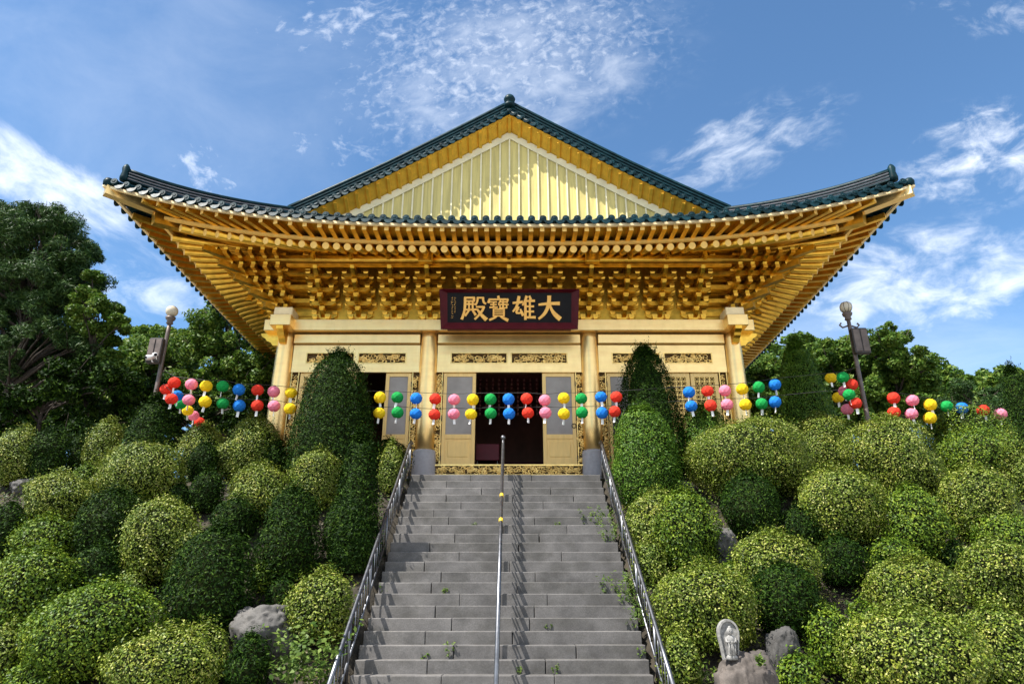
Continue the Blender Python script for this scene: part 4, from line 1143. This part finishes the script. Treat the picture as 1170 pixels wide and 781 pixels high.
B_ = [
 # left slope, top to bottom
 (22,520,29,32,'A','dome','pale speckled dome shrub at the far left edge, top row'),
 (55,519,28,30,'D','dome','dark round shrub beside the pale one at the far left, top row'),
 (91,514,14,23,'D','dome','narrow dark green shrub squeezed left of the bright yellow-green upright one'),
 (121,506,21,28,'A','dome','bright yellow-green upright shrub left of the dark cone'),
 (172,487,46,36,'D','cone','broad dark cone-shaped yew below the left lamp post'),
 (231,505,29,20,'A','dome','pale shrub just right of the dark cone, under the sloping lanterns'),
 (291,498,31,25,'A','dome','whitish-green round shrub under the pink lantern, left of the big yew'),
 (382,460,53,60,'D','bullet','huge dark conical yew hiding the left bay of the hall'),
 (410,568,33,80,'D','bullet','dark pointed yew right of the big one, near the left handrail'),
 (450,532,18,28,'A','dome','small yellow shrub against the top of the left handrail'),
 (445,512,26,10,'D','dome','low dark hedge strip at the head of the left handrail'),
 (270,523,27,22,'A','dome','speckled round shrub under the left outer column, above a pale big one'),
 (314,518,20,18,'D','dome','small dark round shrub right below the whitish-green one'),
 (365,545,32,33,'A','dome','yellowish ragged shrub just below the huge left yew'),
 (233,526,18,22,'D','dome','little dark shrub under the pale one beside the cone'),
 (165,540,55,40,'A','dome','wide speckled dome below the dark cone, upper left slope'),
 (67,570,47,32,'A','dome','wide pale dome near the left edge, second row down'),
 (237,558,20,23,'D','dome','dark bushy knob between two wide pale domes'),
 (297,560,45,32,'A','dome','silvery pale dome in the middle of the left slope'),
 (8,602,20,30,'D','dome','dark shrub cut off by the left edge, below the pale domes'),
 (126,597,37,40,'D','dome','dark round yew between pale domes on the left slope'),
 (53,614,38,25,'B','dome','fresh green low shrub left of the dark round yew'),
 (268,592,28,24,'D','dome','dark low shrub tucked under the silvery pale dome'),
 (185,615,47,48,'A','dome','tall speckled globe in the middle left of the slope'),
 (332,607,39,53,'D','egg','large dark egg-shaped yew in the middle of the left slope'),
 (404,606,37,42,'D','dome','dark irregular shrub next to the left handrail at mid height'),
 (217,634,28,32,'A','dome','yellowish shrub half hidden behind the biggest dark left yew'),
 (245,657,51,60,'D','egg','biggest dark yew mound of the lower left slope'),
 (112,650,34,30,'D','dome','low dark green shrub between the speckled globe and the left edge'),
 (40,670,59,50,'B','dome','big yellow-green mound at the left edge, lower half'),
 (320,677,18,18,'D','dome','small dark shrub just above the big boulder'),
 (369,690,40,40,'A','dome','yellow speckled shrub touching the left handrail low down'),
 (110,716,80,56,'B','dome','largest bright green mound at the lower left'),
 (8,745,24,34,'A','dome','pale shrub in the bottom left corner at the edge'),
 (44,776,42,26,'B','dome','bright green low shrub at the bottom left'),
 (190,760,74,48,'A','dome','wide pale mound at the bottom, left of the boulder'),
 (230,745,34,34,'A','dome','pale green shrub at the bottom below the biggest dark yew'),
 (283,755,27,34,'D','dome','dark green shrub under the boulder at the bottom'),
 (203,568,15,17,'D','dome','little dark ball between the wide speckled dome and the knob below it'),
 (300,655,15,16,'B','dome','little green ball left of the small dark shrub above the boulder'),
 (150,668,18,17,'A','dome','little pale ball under the tall speckled globe'),
 (98,545,15,15,'B','dome','little green ball left of the wide speckled dome'),
 (262,630,14,15,'A','dome','little yellowish ball behind the biggest dark yew mound'),
 (340,640,18,18,'B','dome','little green ball at the foot of the large egg-shaped yew'),
 # right slope
 (992,545,17,17,'D','dome','little dark ball under the big speckled dome by the lamp post'),
 (1010,650,15,14,'D','dome','little dark ball in the middle of the right slope'),
 (838,655,16,15,'B','dome','little bright ball below the ridged grey rock'),
 (930,695,17,17,'A','dome','little pale ball right of the dark shrub behind the shaded rock'),
 (1090,632,16,16,'D','dome','little dark ball left of the speckled dome at the right edge'),
 (985,700,17,16,'B','dome','little green ball above the biggest bottom right mound'),
 (1092,705,16,17,'D','dome','little dark ball beside the biggest bottom right mound'),
 (875,610,16,14,'A','dome','little pale ball under the dark round yew on the right'),
 (741,478,43,86,'D','bullet','tallest dark column-shaped yew before the right bay of the hall'),
 (735,518,40,57,'Y','egg','bright green egg-shaped yew beside the top of the right handrail'),
 (804,488,31,27,'Y','dome','small round green yew under the blue lantern, right bay'),
 (856,524,82,45,'A','dome','widest speckled mound under the right outer column'),
 (940,505,40,32,'A','dome','speckled shrub joined to the widest right mound, below the conifer'),
 (857,576,36,37,'D','dome','dark round yew under the widest right mound'),
 (915,600,24,22,'D','dome','small dark shrub between the dark round yew and a big speckled dome'),
 (752,597,42,40,'A','dome','yellow-green shrub beside the right handrail, upper half'),
 (786,604,38,48,'B','dome','leafy bright green shrub left of the ridged grey rock'),
 (738,640,24,24,'A','dome','small yellow shrub leaning on the right handrail'),
 (1024,523,61,50,'A','dome','big speckled dome right of the right lamp post'),
 (1100,490,52,24,'B','dome','bright green flat shrub under the far right lanterns'),
 (1115,518,48,30,'B','dome','green spreading shrub below the far right lanterns'),
 (1160,530,24,36,'A','dome','speckled shrub cut by the right edge, upper row'),
 (956,574,61,46,'A','dome','great round speckled dome in the middle of the right slope'),
 (1045,594,39,42,'B','dome','green shrub between two great domes on the right slope'),
 (1119,573,48,44,'A','dome','great speckled dome near the right edge, middle height'),
 (1146,608,36,24,'B','dome','green low shrub under the great dome at the right edge'),
 (885,644,57,38,'A','dome','yellow-green flat dome right of the ridged grey rock'),
 (896,680,44,40,'D','dome','dark shrub shading the rock right of the statue'),
 (961,638,32,26,'D','dome','dark green shrub under the great round right dome'),
 (1020,634,30,20,'B','dome','small fresh green shrub right of the middle of the slope'),
 (805,690,71,50,'A','dome','big yellow speckled mound behind the stone statue'),
 (765,752,38,34,'A','dome','low yellow shrub at the bottom by the right handrail'),
 (1042,672,60,42,'A','dome','golden-green dome below the small fresh green shrub'),
 (1139,657,47,44,'A','dome','speckled dome at the right edge, lower half'),
 (950,728,30,34,'B','dome','green shrub left of the biggest bottom right mound'),
 (912,770,26,24,'B','dome','little bright shrub just right of the brown rock'),
 (1038,745,86,58,'A','dome','biggest speckled mound at the bottom right'),
 (1142,738,40,52,'A','dome','tall speckled shrub in the bottom right corner'),
]
YY = {'dark pointed yew right': -4.1, 'broad dark cone': -2.5}
for it in B_:
    u, v, hw, hh, ty, kd, lb = it
    yk = next((y for k, y in YY.items() if lb.startswith(k)), None)
    sp = 0
    if lb.startswith('tallest') or lb.startswith('huge'): sp = 70
    shrub(u, v, hw, hh, ty, kd, lb, Y=(-1.7 if lb.startswith('huge') else (-1.2 if lb.startswith('tallest') else yk)), sprig=sp)
shrub(917, 444, 46, 60, 'Y', 'spire', 'pointed dark conifer beside the right lamp post', 'conifer', 'conifer_tree', Y=.6, sprig=130)
shrub(1163, 455, 18, 40, 'D', 'egg', 'dark upright bush at the right edge behind the lanterns', 'bush', 'upright_bush', Y=-.3, sprig=40)

# fallen leaves and low creepers on the soil
nl = 22000
for sg in (-1, 1):
    xx_ = sg * rng.uniform(2.12, 22, nl) + SX; yq = rng.uniform(YF, -1.3, nl); zq = np.array([slope_z(y) for y in yq]) - .05 + rng.uniform(-.03, .10, nl)
    V = leaf_arrays(np.stack([xx_, yq, zq], 1), np.tile([0, -.6, .8], (nl, 1)), .07, .04, .5)
    tag(link('ground_creeper', quads_mesh('ground_creeper', V, [M['creeper']])), kind='stuff')
# weeds
def weed(u, v, Y, n, hgt, spread, label, group=None, L=.06, W=.03, m='W', zb=None):
    c = at(u, v, Y); zb = c.z if zb is None else zb
    k = max(3, n // 9); Vs = []
    for _ in range(k):
        a = rng.uniform(0, 6.28); r0 = spread * math.sqrt(rng.uniform(0, 1)); hx = hgt * rng.uniform(.45, 1.1); ln = rng.uniform(0, .5)
        q = rng.uniform(.15, 1, 9)
        p = np.stack([c.x + math.cos(a)*(r0 + ln*hx*q*q), Y + math.sin(a)*(r0*.6 + ln*hx*q*q), zb + hx*q], 1) + rng.normal(0, .012, (9, 3))
        Vs.append(leaf_arrays(p, np.tile([0, -.3, 1.0], (9, 1)), L, W, .5))
    V = np.concatenate(Vs); o = np.array([c.x, Y, zb])
    ob = link('weed_clump', quads_mesh('weed_clump', V - o, [M[m]]), None, o)
    return tag(ob, kind='stuff') if n >= 100 else tag(ob, label, 'weed', group)
def ystep(v):
    """tread front seen at row v of the stairs"""
    best = None
    for k in range(NS):
        y = -1.5 - RUN*k + .02; vv = v
        z = at(580, v, y).z
        if best is None or abs(z - (-RISE*k - RISE)) < best[0]: best = (abs(z - (-RISE*k - RISE)), y - .03, -RISE*(k+1))
    return best[1], best[2]
for i, (u, v, n, h_, s_, lb) in enumerate(((543,598,20,.10,.05,'small weed in a joint left of the centre rail, upper steps'),(641,605,26,.10,.09,'low weed right of the centre rail, upper steps'),
    (513,749,40,.20,.07,'tallest weed on the lower left steps'),(626,716,26,.13,.05,'thin weed sprouting right of centre on the lower steps'),(441,674,36,.16,.06,'weed beside the left handrail at mid stair'),
    (509,675,20,.09,.06,'small weed left of the centre rail at mid stair'),(485,748,18,.08,.04,'tiny weed on the lower steps near the left side'),(590,769,34,.12,.09,'broad weed at the bottom just right of the centre rail'),
    (631,769,34,.13,.07,'leafy weed at the bottom right of the broad one'),(735,745,30,.16,.05,'weed by the foot of the right handrail'))):
    y, z = ystep(v); weed(u, v, y, n, h_, s_, lb, 'weeds growing in the stair joints', .05, .024, zb=z)
for u, v, h_, lb in ((683,597,.30,'grassy tuft spilling over the right edge of the upper steps'),(700,620,.32,'tall grass tuft along the right handrail, mid stair'),(706,676,.26,'grass tuft over the right edge of the steps at mid height'),(724,690,.38,'climbing weed on the right handrail, lower half'),(737,720,.4,'weed curtain around the right handrail near the bottom')):
    y, z = ystep(v); weed(u, v, y, 260, h_*1.25, .26, lb, 'weeds along the right handrail', .075, .022, zb=z)
Yw = yslope(345, 765, .2); weed(346, 770, Yw - .25, 700, .75, .42, 'pale leafy weeds growing beside the left handrail at the bottom', None, .085, .045, zb=slope_z(Yw))
Yw = yslope(388, 640, .2); weed(384, 660, -3.9, 60, .45, .10, 'bright upright sprout by the left handrail', None, .06, .03, zb=slope_z(-3.9))
Yw = yslope(722, 560, .2); weed(716, 568, -2.3, 130, .40, .22, 'leafy weeds under the bright egg-shaped yew', None, .06, .035, zb=slope_z(-2.3))
Yw = yslope(800, 775, .1); weed(790, 778, Yw, 160, .35, .35, 'leafy weeds left of the brown rock with the statue', None, .06, .03, zb=slope_z(Yw))

weed(868, 752, YS - .3, 63, .16, .035, 'small creeper growing on the brown rock beside the statue', None, .05, .03, zb=at(868, 760, YS - .3).z)
# ------------------------------------------------------------------ trees
def ico_clump(c, r, n, flat=1.0):
    d = rng.normal(0, 1, (n, 3)); d /= np.linalg.norm(d, axis=1, keepdims=True)
    q = rng.uniform(.35, 1, (n, 1))**.45
    p = d * q * np.array([r, r, r * flat]); p += rng.normal(0, r*.06, (n, 3))
    return np.array(c) + p, d * .6 + np.array([0, 0, .5])
def tree(label, base, top, clumps, leafn, L, W, m, name='broadleaf_tree', cat='tree', trunk_r=.2, flat=.8, group=None, limbs=True):
    t = thing(name, label, cat, base, group); base = Vector(base)
    b = MB(); H = top - base.z; cz = [c[2] for c, r in clumps]; mx = sum((Vector(c) for c, r in clumps), Vector()) / len(clumps)
    pts = []
    for i in range(9):
        f_ = i / 8; p = base.lerp(Vector((mx.x, mx.y, base.z + H*.70)), f_); p += Vector((math.sin(i*1.7 + base.x)*.08*H*.12, math.cos(i*2.1)*.05*H*.1, 0)) if 0 < i < 8 else Vector()
        pts.append(p)
    b.tube(pts, [trunk_r * (1.15 - f_ * .9 / 8) if f_ else trunk_r*1.5 for f_ in range(9)], 8)
    for c, r in clumps:
        c = Vector(c); f_ = max(.15, min(.95, (c.z - base.z - r*.6) / (H*.70) - .12)); k = int(f_ * 8); s = pts[k].lerp(pts[min(8, k+1)], f_*8 - k)
        mid = s.lerp(c, .5) + Vector((0, 0, .08 * (c - s).length))
        b.tube([s, mid, c], [trunk_r*.30, trunk_r*.17, trunk_r*.05], 6)
        for q in range(3):
            e = c + Vector((rnd.uniform(-1, 1), rnd.uniform(-1, 1), rnd.uniform(-.3, .8))) * r * .8
            b.tube([mid.lerp(c, .4), e], [trunk_r*.14, trunk_r*.04], 4)
    b.build('trunk', M['bark'], t)
    tot = sum(r*r for c, r in clumps); Ps = []; Ns = []
    for c, r in clumps:
        sub = max(6, int(12 * min(1.5, r)))
        for q in range(sub):      # each clump is a spray of small tufts
            d = rng.normal(0, 1, 3); d /= np.linalg.norm(d); cc = np.array(c) + d * np.array([r, r, r*flat]) * rng.uniform(.35, .95)
            p, nn = ico_clump(cc, r * rng.uniform(.32, .58), max(20, int(2.0 * leafn * r*r / tot / sub)), .75); Ps.append(p); Ns.append(nn)
    Pp = np.concatenate(Ps); Nn = np.concatenate(Ns)
    V = leaf_arrays(Pp, Nn, L, W, .7, .2); o = np.array(base)
    link('crown', quads_mesh('crown', V - o, [M[m]]), t)
    return t
def px_clumps(lst, Y, dy=1.2):
    out = []
    for u, v, r in lst:
        y = Y + rnd.uniform(-dy, dy); p = at(u, v, y); out.append(((p.x, y, p.z), r * mpp(u, v, y)))
    return out
def fill(u0, u1, vtop, vbot, n, r, edge=None):
    """clump pixels filling a crown; vtop may be a function of u"""
    o = []
    for _ in range(n):
        u = rnd.uniform(u0, u1); vt = vtop(u) if callable(vtop) else vtop
        o.append((u, rnd.uniform(vt + r*.7, vbot), r * rnd.uniform(.7, 1.2)))
    return o
def interp(pts):
    def f(u):
        for (a, va), (b_, vb) in zip(pts, pts[1:]):
            if a <= u <= b_: return va + (vb - va) * (u - a) / (b_ - a)
        return pts[0][1] if u < pts[0][0] else pts[-1][1]
    return f
TZ = -.03
# big pine at the left
top = interp([(-120, 250), (0, 226), (60, 230), (85, 262), (112, 272), (130, 320), (145, 345)])
cl = fill(-110, 108, top, 420, 44, 26) + fill(-15, 112, top, 430, 80, 17) + [(u, top(u) + 13, 15) for u in (2, 20, 40, 58, 78, 98, 106)]
p = at(20, 470, 3.2)
tree('tall dark pine with tufted boughs at the far left', (p.x, 3.2, TZ), 9.3, px_clumps(cl, 3.2), 80000, .17, .026, 'P', 'pine_tree', 'pine', .17, .55)
cl = fill(-70, 98, lambda u: top(u) + 14, 440, 60, 21)
p = at(40, 470, 5.5)
tree('second dark pine closing the gaps behind the big one', (p.x, 5.5, TZ), 9.6, px_clumps(cl, 5.5), 60000, .19, .03, 'P', 'pine_tree', 'pine', .15, .6)
cl = fill(88, 138, interp([(88, 300), (112, 294), (128, 318), (140, 330), (146, 350)]), 440, 14, 17)
p = at(110, 470, 2.2)
tree('slender broadleaf tree with open twigs just right of the big pine', (p.x, 2.2, TZ), 6.2, px_clumps(cl, 2.2, .7), 13000, .11, .055, 'T', trunk_r=.10)
cl = fill(-40, 150, interp([(-40, 400), (150, 400)]), 500, 26, 24)
p = at(50, 500, 1.6)
tree('low shadowy undergrowth tree beneath the big pine', (p.x, 1.6, TZ), 3.4, px_clumps(cl, 1.6, .6), 16000, .11, .05, 'D', trunk_r=.12)
top = interp([(145, 398), (170, 384), (215, 385), (240, 372)])
cl = fill(140, 225, top, 470, 34, 22)
p = at(185, 480, 9)
tree('rounded mid green tree behind the left lamp post', (p.x, 9, TZ), 8.3, px_clumps(cl, 9, 1.3), 16000, .17, .08, 'T', trunk_r=.2)
top = interp([(205, 392), (222, 365), (240, 346), (262, 350), (290, 378), (312, 400), (330, 420)])
cl = fill(205, 322, top, 480, 48, 21) + [(u, top(u) + 10, 12) for u in (225, 240, 250, 262)]
p = at(258, 480, 6)
tree('tall leafy tree rising beside the left eaves of the hall', (p.x, 6, TZ), 8.4, px_clumps(cl, 6, 1.0), 24000, .13, .06, 'T', trunk_r=.22)
cl = fill(120, 335, interp([(120, 428), (335, 428)]), 500, 26, 20)
p = at(230, 500, 3.4)
tree('dark low trees filling the gap behind the left lanterns', (p.x, 3.4, TZ), 3.6, px_clumps(cl, 3.4, .5), 15000, .11, .05, 'D', trunk_r=.1)
# right side
top = interp([(990, 392), (1005, 372), (1020, 368), (1040, 378), (1056, 400), (1066, 425)])
cl = fill(985, 1062, top, 478, 26, 20) + [(u, top(u) + 9, 11) for u in (1004, 1018, 1034, 1050, 1060)]
p = at(1022, 490, 6.5)
tree('rounded leafy tree just right of the right lamp post', (p.x, 6.5, TZ), 7.4, px_clumps(cl, 6.5, 1.0), 22000, .13, .065, 'T', trunk_r=.2)
top = interp([(930, 392), (950, 376), (970, 378), (990, 395)])
cl = fill(928, 995, top, 478, 20, 19)
p = at(958, 490, 9)
tree('leafy tree standing behind the right lamp post', (p.x, 9, TZ), 8.4, px_clumps(cl, 9, 1.0), 15000, .16, .075, 'T', trunk_r=.2)
top = interp([(868, 400), (885, 378), (905, 368), (930, 372), (940, 400)])
cl = fill(862, 938, top, 470, 20, 18)
p = at(900, 490, 11)
tree('leafy tree behind the pointed conifer, right of the eaves', (p.x, 11, TZ), 9.6, px_clumps(cl, 11, 1.2), 16000, .17, .08, 'T', trunk_r=.2)
top = interp([(1075, 436), (1090, 428), (1140, 430), (1150, 440)])
cl = fill(1072, 1148, top, 476, 16, 14)
p = at(1108, 490, 5)
tree('flat-topped dark pine behind the far right lanterns', (p.x, 5, TZ), 4.4, px_clumps(cl, 5, .8), 14000, .16, .028, 'P', 'pine_tree', 'pine', .14, .4)
top = interp([(1130, 428), (1150, 414), (1175, 412), (1240, 430)])
cl = fill(1135, 1230, top, 480, 18, 20)
p = at(1170, 490, 8)
tree('bushy tree at the far right edge behind the dark pine', (p.x, 8, TZ), 6.6, px_clumps(cl, 8, 1.2), 14000, .16, .075, 'T', trunk_r=.16)
# distant wood
hb = MB(); rows = []
for j in range(12):
    y = 26 + j * 8; rows.append([(x, y, -.5 + 9 * (1 - math.cos(min(1, j/8) * math.pi)) / 2 + 1.2 * math.sin(x*.07 + j) - (3 if x > 0 else 0)*min(1, j/6)) for x in range(-160, 161, 10)])
hb.grid(rows); tag(hb.build('wooded_hill', M['hill']), kind='structure')
Ps = []; Ns = []
def wood(u0, u1, topf, Y, n, r, cnt):
    for _ in range(n):
        u = rnd.uniform(u0, u1); v = topf(u) + r * .8 + abs(rnd.gauss(0, 1)) * 22
        if _ % 3 == 0: v = topf(u) + r * .8
        y = Y + rnd.uniform(-3, 3); p = at(u, v, y); rr = r * mpp(u, v, y) * rnd.uniform(.7, 1.3)
        for q in range(6):
            d = rng.normal(0, 1, 3); d /= np.linalg.norm(d); pp, nn = ico_clump(np.array(p) + d*rr*.75, rr*.45, cnt // 6, .8); Ps.append(pp); Ns.append(nn)
wood(-60, 340, interp([(-60, 400), (130, 385), (150, 371), (180, 370), (215, 376), (340, 385)]), 34, 90, 13, 330)
wood(-80, 350, interp([(-80, 415), (350, 425)]), 13, 130, 17, 330)
wood(850, 1260, interp([(850, 430), (1260, 440)]), 15, 60, 14, 330)
wood(-80, 350, interp([(-80, 448), (350, 455)]), 9, 90, 15, 330)
wood(850, 1260, interp([(850, 446), (1260, 452)]), 9, 90, 13, 330)
wood(840, 1260, interp([(840, 398), (900, 385), (1000, 392), (1060, 408), (1100, 426), (1140, 420), (1260, 415)]), 32, 100, 13, 330)
Pp = np.concatenate(Ps); V = leaf_arrays(Pp, np.concatenate(Ns), .34, .18, .7, .2)
tag(link('distant_wood', quads_mesh('distant_wood', V, [M['T']])), kind='stuff')

# ------------------------------------------------------------------ light, sky
SV = Vector((-1.6, -1.0, 2.8)).normalized()
el = math.asin(SV.z); azr = math.atan2(SV.x, SV.y)
sun = bpy.data.objects.new('sun', bpy.data.lights.new('sun', 'SUN')); col.objects.link(sun)
sun.data.energy = 5.0; sun.data.angle = R(.53); sun.data.color = (1, .95, .87)
sun.rotation_euler = SV.to_track_quat('Z', 'Y').to_euler()
w = bpy.data.worlds.new('World'); sc.world = w; w.use_nodes = True
nt = w.node_tree; bg = nt.nodes['Background']; out = nt.nodes['World Output']
sky = N(nt, 'ShaderNodeTexSky'); sky.sky_type = 'NISHITA'; sky.sun_disc = False; sky.sun_elevation = el; sky.sun_rotation = azr
sky.altitude = 900; sky.air_density = 1.0; sky.dust_density = .12; sky.ozone_density = 3.2
bg.inputs['Strength'].default_value = .10
tc = N(nt, 'ShaderNodeTexCoord')
sep = N(nt, 'ShaderNodeSeparateXYZ'); nt.links.new(tc.outputs['Generated'], sep.inputs[0])
def mth(op, a, b_=None, c=None, clamp=False):
    n = N(nt, 'ShaderNodeMath', operation=op); n.use_clamp = clamp
    for i, x in enumerate((a, b_, c)):
        if x is None: continue
        if isinstance(x, (int, float)): n.inputs[i].default_value = x
        else: nt.links.new(x, n.inputs[i])
    return n.outputs[0]
yy = mth('MAXIMUM', sep.outputs[1], .08)
gx = mth('DIVIDE', sep.outputs[0], yy); gz = mth('DIVIDE', sep.outputs[2], yy)
front = mth('GREATER_THAN', sep.outputs[1], .05)
def gn(u, v): d = ray(u, v); return np.array([d.x / d.y, d.z / d.y])
def cloud(u, v, a, b_, ang, scale, stretch, lo, hi, gain, seed):
    c = gn(u, v); ca, sa = math.cos(R(ang)), math.sin(R(ang))
    J = np.stack([gn(u + a*ca, v + a*sa) - c, gn(u - b_*sa, v + b_*ca) - c], 1); I = np.linalg.inv(J)
    dx = mth('SUBTRACT', gx, float(c[0])); dz = mth('SUBTRACT', gz, float(c[1]))
    e1 = mth('ADD', mth('MULTIPLY', dx, float(I[0, 0])), mth('MULTIPLY', dz, float(I[0, 1])))
    e2 = mth('ADD', mth('MULTIPLY', dx, float(I[1, 0])), mth('MULTIPLY', dz, float(I[1, 1])))
    r2 = mth('SQRT', mth('ADD', mth('MULTIPLY', e1, e1), mth('MULTIPLY', e2, e2)))
    mask = N(nt, 'ShaderNodeMapRange', interpolation_type='SMOOTHSTEP'); nt.links.new(r2, mask.inputs['Value']); mask.inputs['From Min'].default_value = 1.15; mask.inputs['From Max'].default_value = .1
    cb = N(nt, 'ShaderNodeCombineXYZ'); nt.links.new(mth('MULTIPLY', e1, a / 100 / stretch), cb.inputs[0]); nt.links.new(mth('MULTIPLY', e2, b_ / 100), cb.inputs[1]); cb.inputs[2].default_value = seed
    nz = N(nt, 'ShaderNodeTexNoise'); nz.inputs['Scale'].default_value = scale; nz.inputs['Detail'].default_value = 9; nz.inputs['Roughness'].default_value = .62; nz.inputs['Distortion'].default_value = .35
    nt.links.new(cb.outputs[0], nz.inputs['Vector'])
    tot = mth('ADD', nz.outputs['Fac'], mth('MULTIPLY', mth('SUBTRACT', mask.outputs[0], 1), .24))
    mr = N(nt, 'ShaderNodeMapRange', interpolation_type='SMOOTHSTEP'); nt.links.new(tot, mr.inputs['Value']); mr.inputs['From Min'].default_value = lo; mr.inputs['From Max'].default_value = hi
    return mth('MULTIPLY', mth('MULTIPLY', mr.outputs[0], mth('MULTIPLY', mask.outputs[0], 2.2, clamp=True)), gain)
cl = [cloud(120, 60, 460, 280, 10, .8, 1.5, .05, 1.1, .17, 21.0), cloud(900, 420, 420, 130, 0, .8, 2, .1, .95, .30, 22.0), cloud(575, 65, 240, 125, -14, 10.0, 1.2, .24, .98, .58, 1.0), cloud(590, 80, 230, 110, -14, 2.5, 1.4, .22, .80, .38, 11.0),
      cloud(850, 165, 150, 55, -22, 3.4, 2.2, .32, .78, .55, 2.0),
      cloud(55, 230, 230, 75, 33, 1.6, 2.5, .26, .70, .72, 3.0),
      cloud(1130, 175, 120, 75, -15, 3.6, 1.6, .30, .76, .68, 4.0),
      cloud(1070, 320, 270, 90, -6, 2.6, 1.8, .27, .76, .68, 5.0),
      cloud(200, 335, 140, 46, 8, 2.2, 2.0, .30, .70, .55, 6.0),
      cloud(225, 190, 80, 40, 40, 6.0, 1.4, .38, .72, .4, 7.0),
      cloud(400, 25, 170, 45, -8, 6.0, 1.5, .38, .74, .4, 8.0),
      cloud(1140, 15, 130, 40, 10, 3.6, 1.5, .38, .74, .35, 9.0),
      cloud(380, 170, 120, 30, 10, 6.0, 1.5, .42, .74, .3, 10.0)]
tot = cl[0]
for k in cl[1:]: tot = mth('MAXIMUM', tot, k)
# bright unseen cloud added behind the camera to brighten the facade
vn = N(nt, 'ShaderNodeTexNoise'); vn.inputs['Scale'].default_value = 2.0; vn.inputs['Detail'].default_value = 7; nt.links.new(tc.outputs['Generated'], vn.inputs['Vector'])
fill_cloud = N(nt, 'ShaderNodeMapRange'); nt.links.new(vn.outputs['Fac'], fill_cloud.inputs['Value']); fill_cloud.inputs['From Min'].default_value = .36; fill_cloud.inputs['From Max'].default_value = .58; fill_cloud.inputs['To Max'].default_value = .9
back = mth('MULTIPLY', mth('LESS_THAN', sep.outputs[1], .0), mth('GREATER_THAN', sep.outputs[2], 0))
tot = mth('MAXIMUM', mth('MULTIPLY', tot, front), mth('MULTIPLY', fill_cloud.outputs[0], back), clamp=True)
mx = N(nt, 'ShaderNodeMix', data_type='RGBA'); nt.links.new(tot, mx.inputs['Factor']); tint = N(nt, 'ShaderNodeMix', data_type='RGBA', blend_type='MULTIPLY'); tint.inputs['Factor'].default_value = 1; tint.inputs[7].default_value = (.80, 1.0, 1.05, 1)
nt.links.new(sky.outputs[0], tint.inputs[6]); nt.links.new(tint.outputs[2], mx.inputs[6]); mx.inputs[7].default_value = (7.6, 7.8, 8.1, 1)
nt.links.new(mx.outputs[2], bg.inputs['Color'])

sc.view_settings.view_transform = 'Standard'; sc.view_settings.look = 'None'; sc.view_settings.exposure = 1.12; sc.view_settings.gamma = 1
sc.view_settings.use_curve_mapping = False
sc.cycles.max_bounces = 8; sc.cycles.diffuse_bounces = 4; sc.cycles.glossy_bounces = 4; sc.cycles.transmission_bounces = 3; sc.cycles.transparent_max_bounces = 4
sc.cycles.use_denoising = True
sc.cycles.sample_clamp_indirect = 6
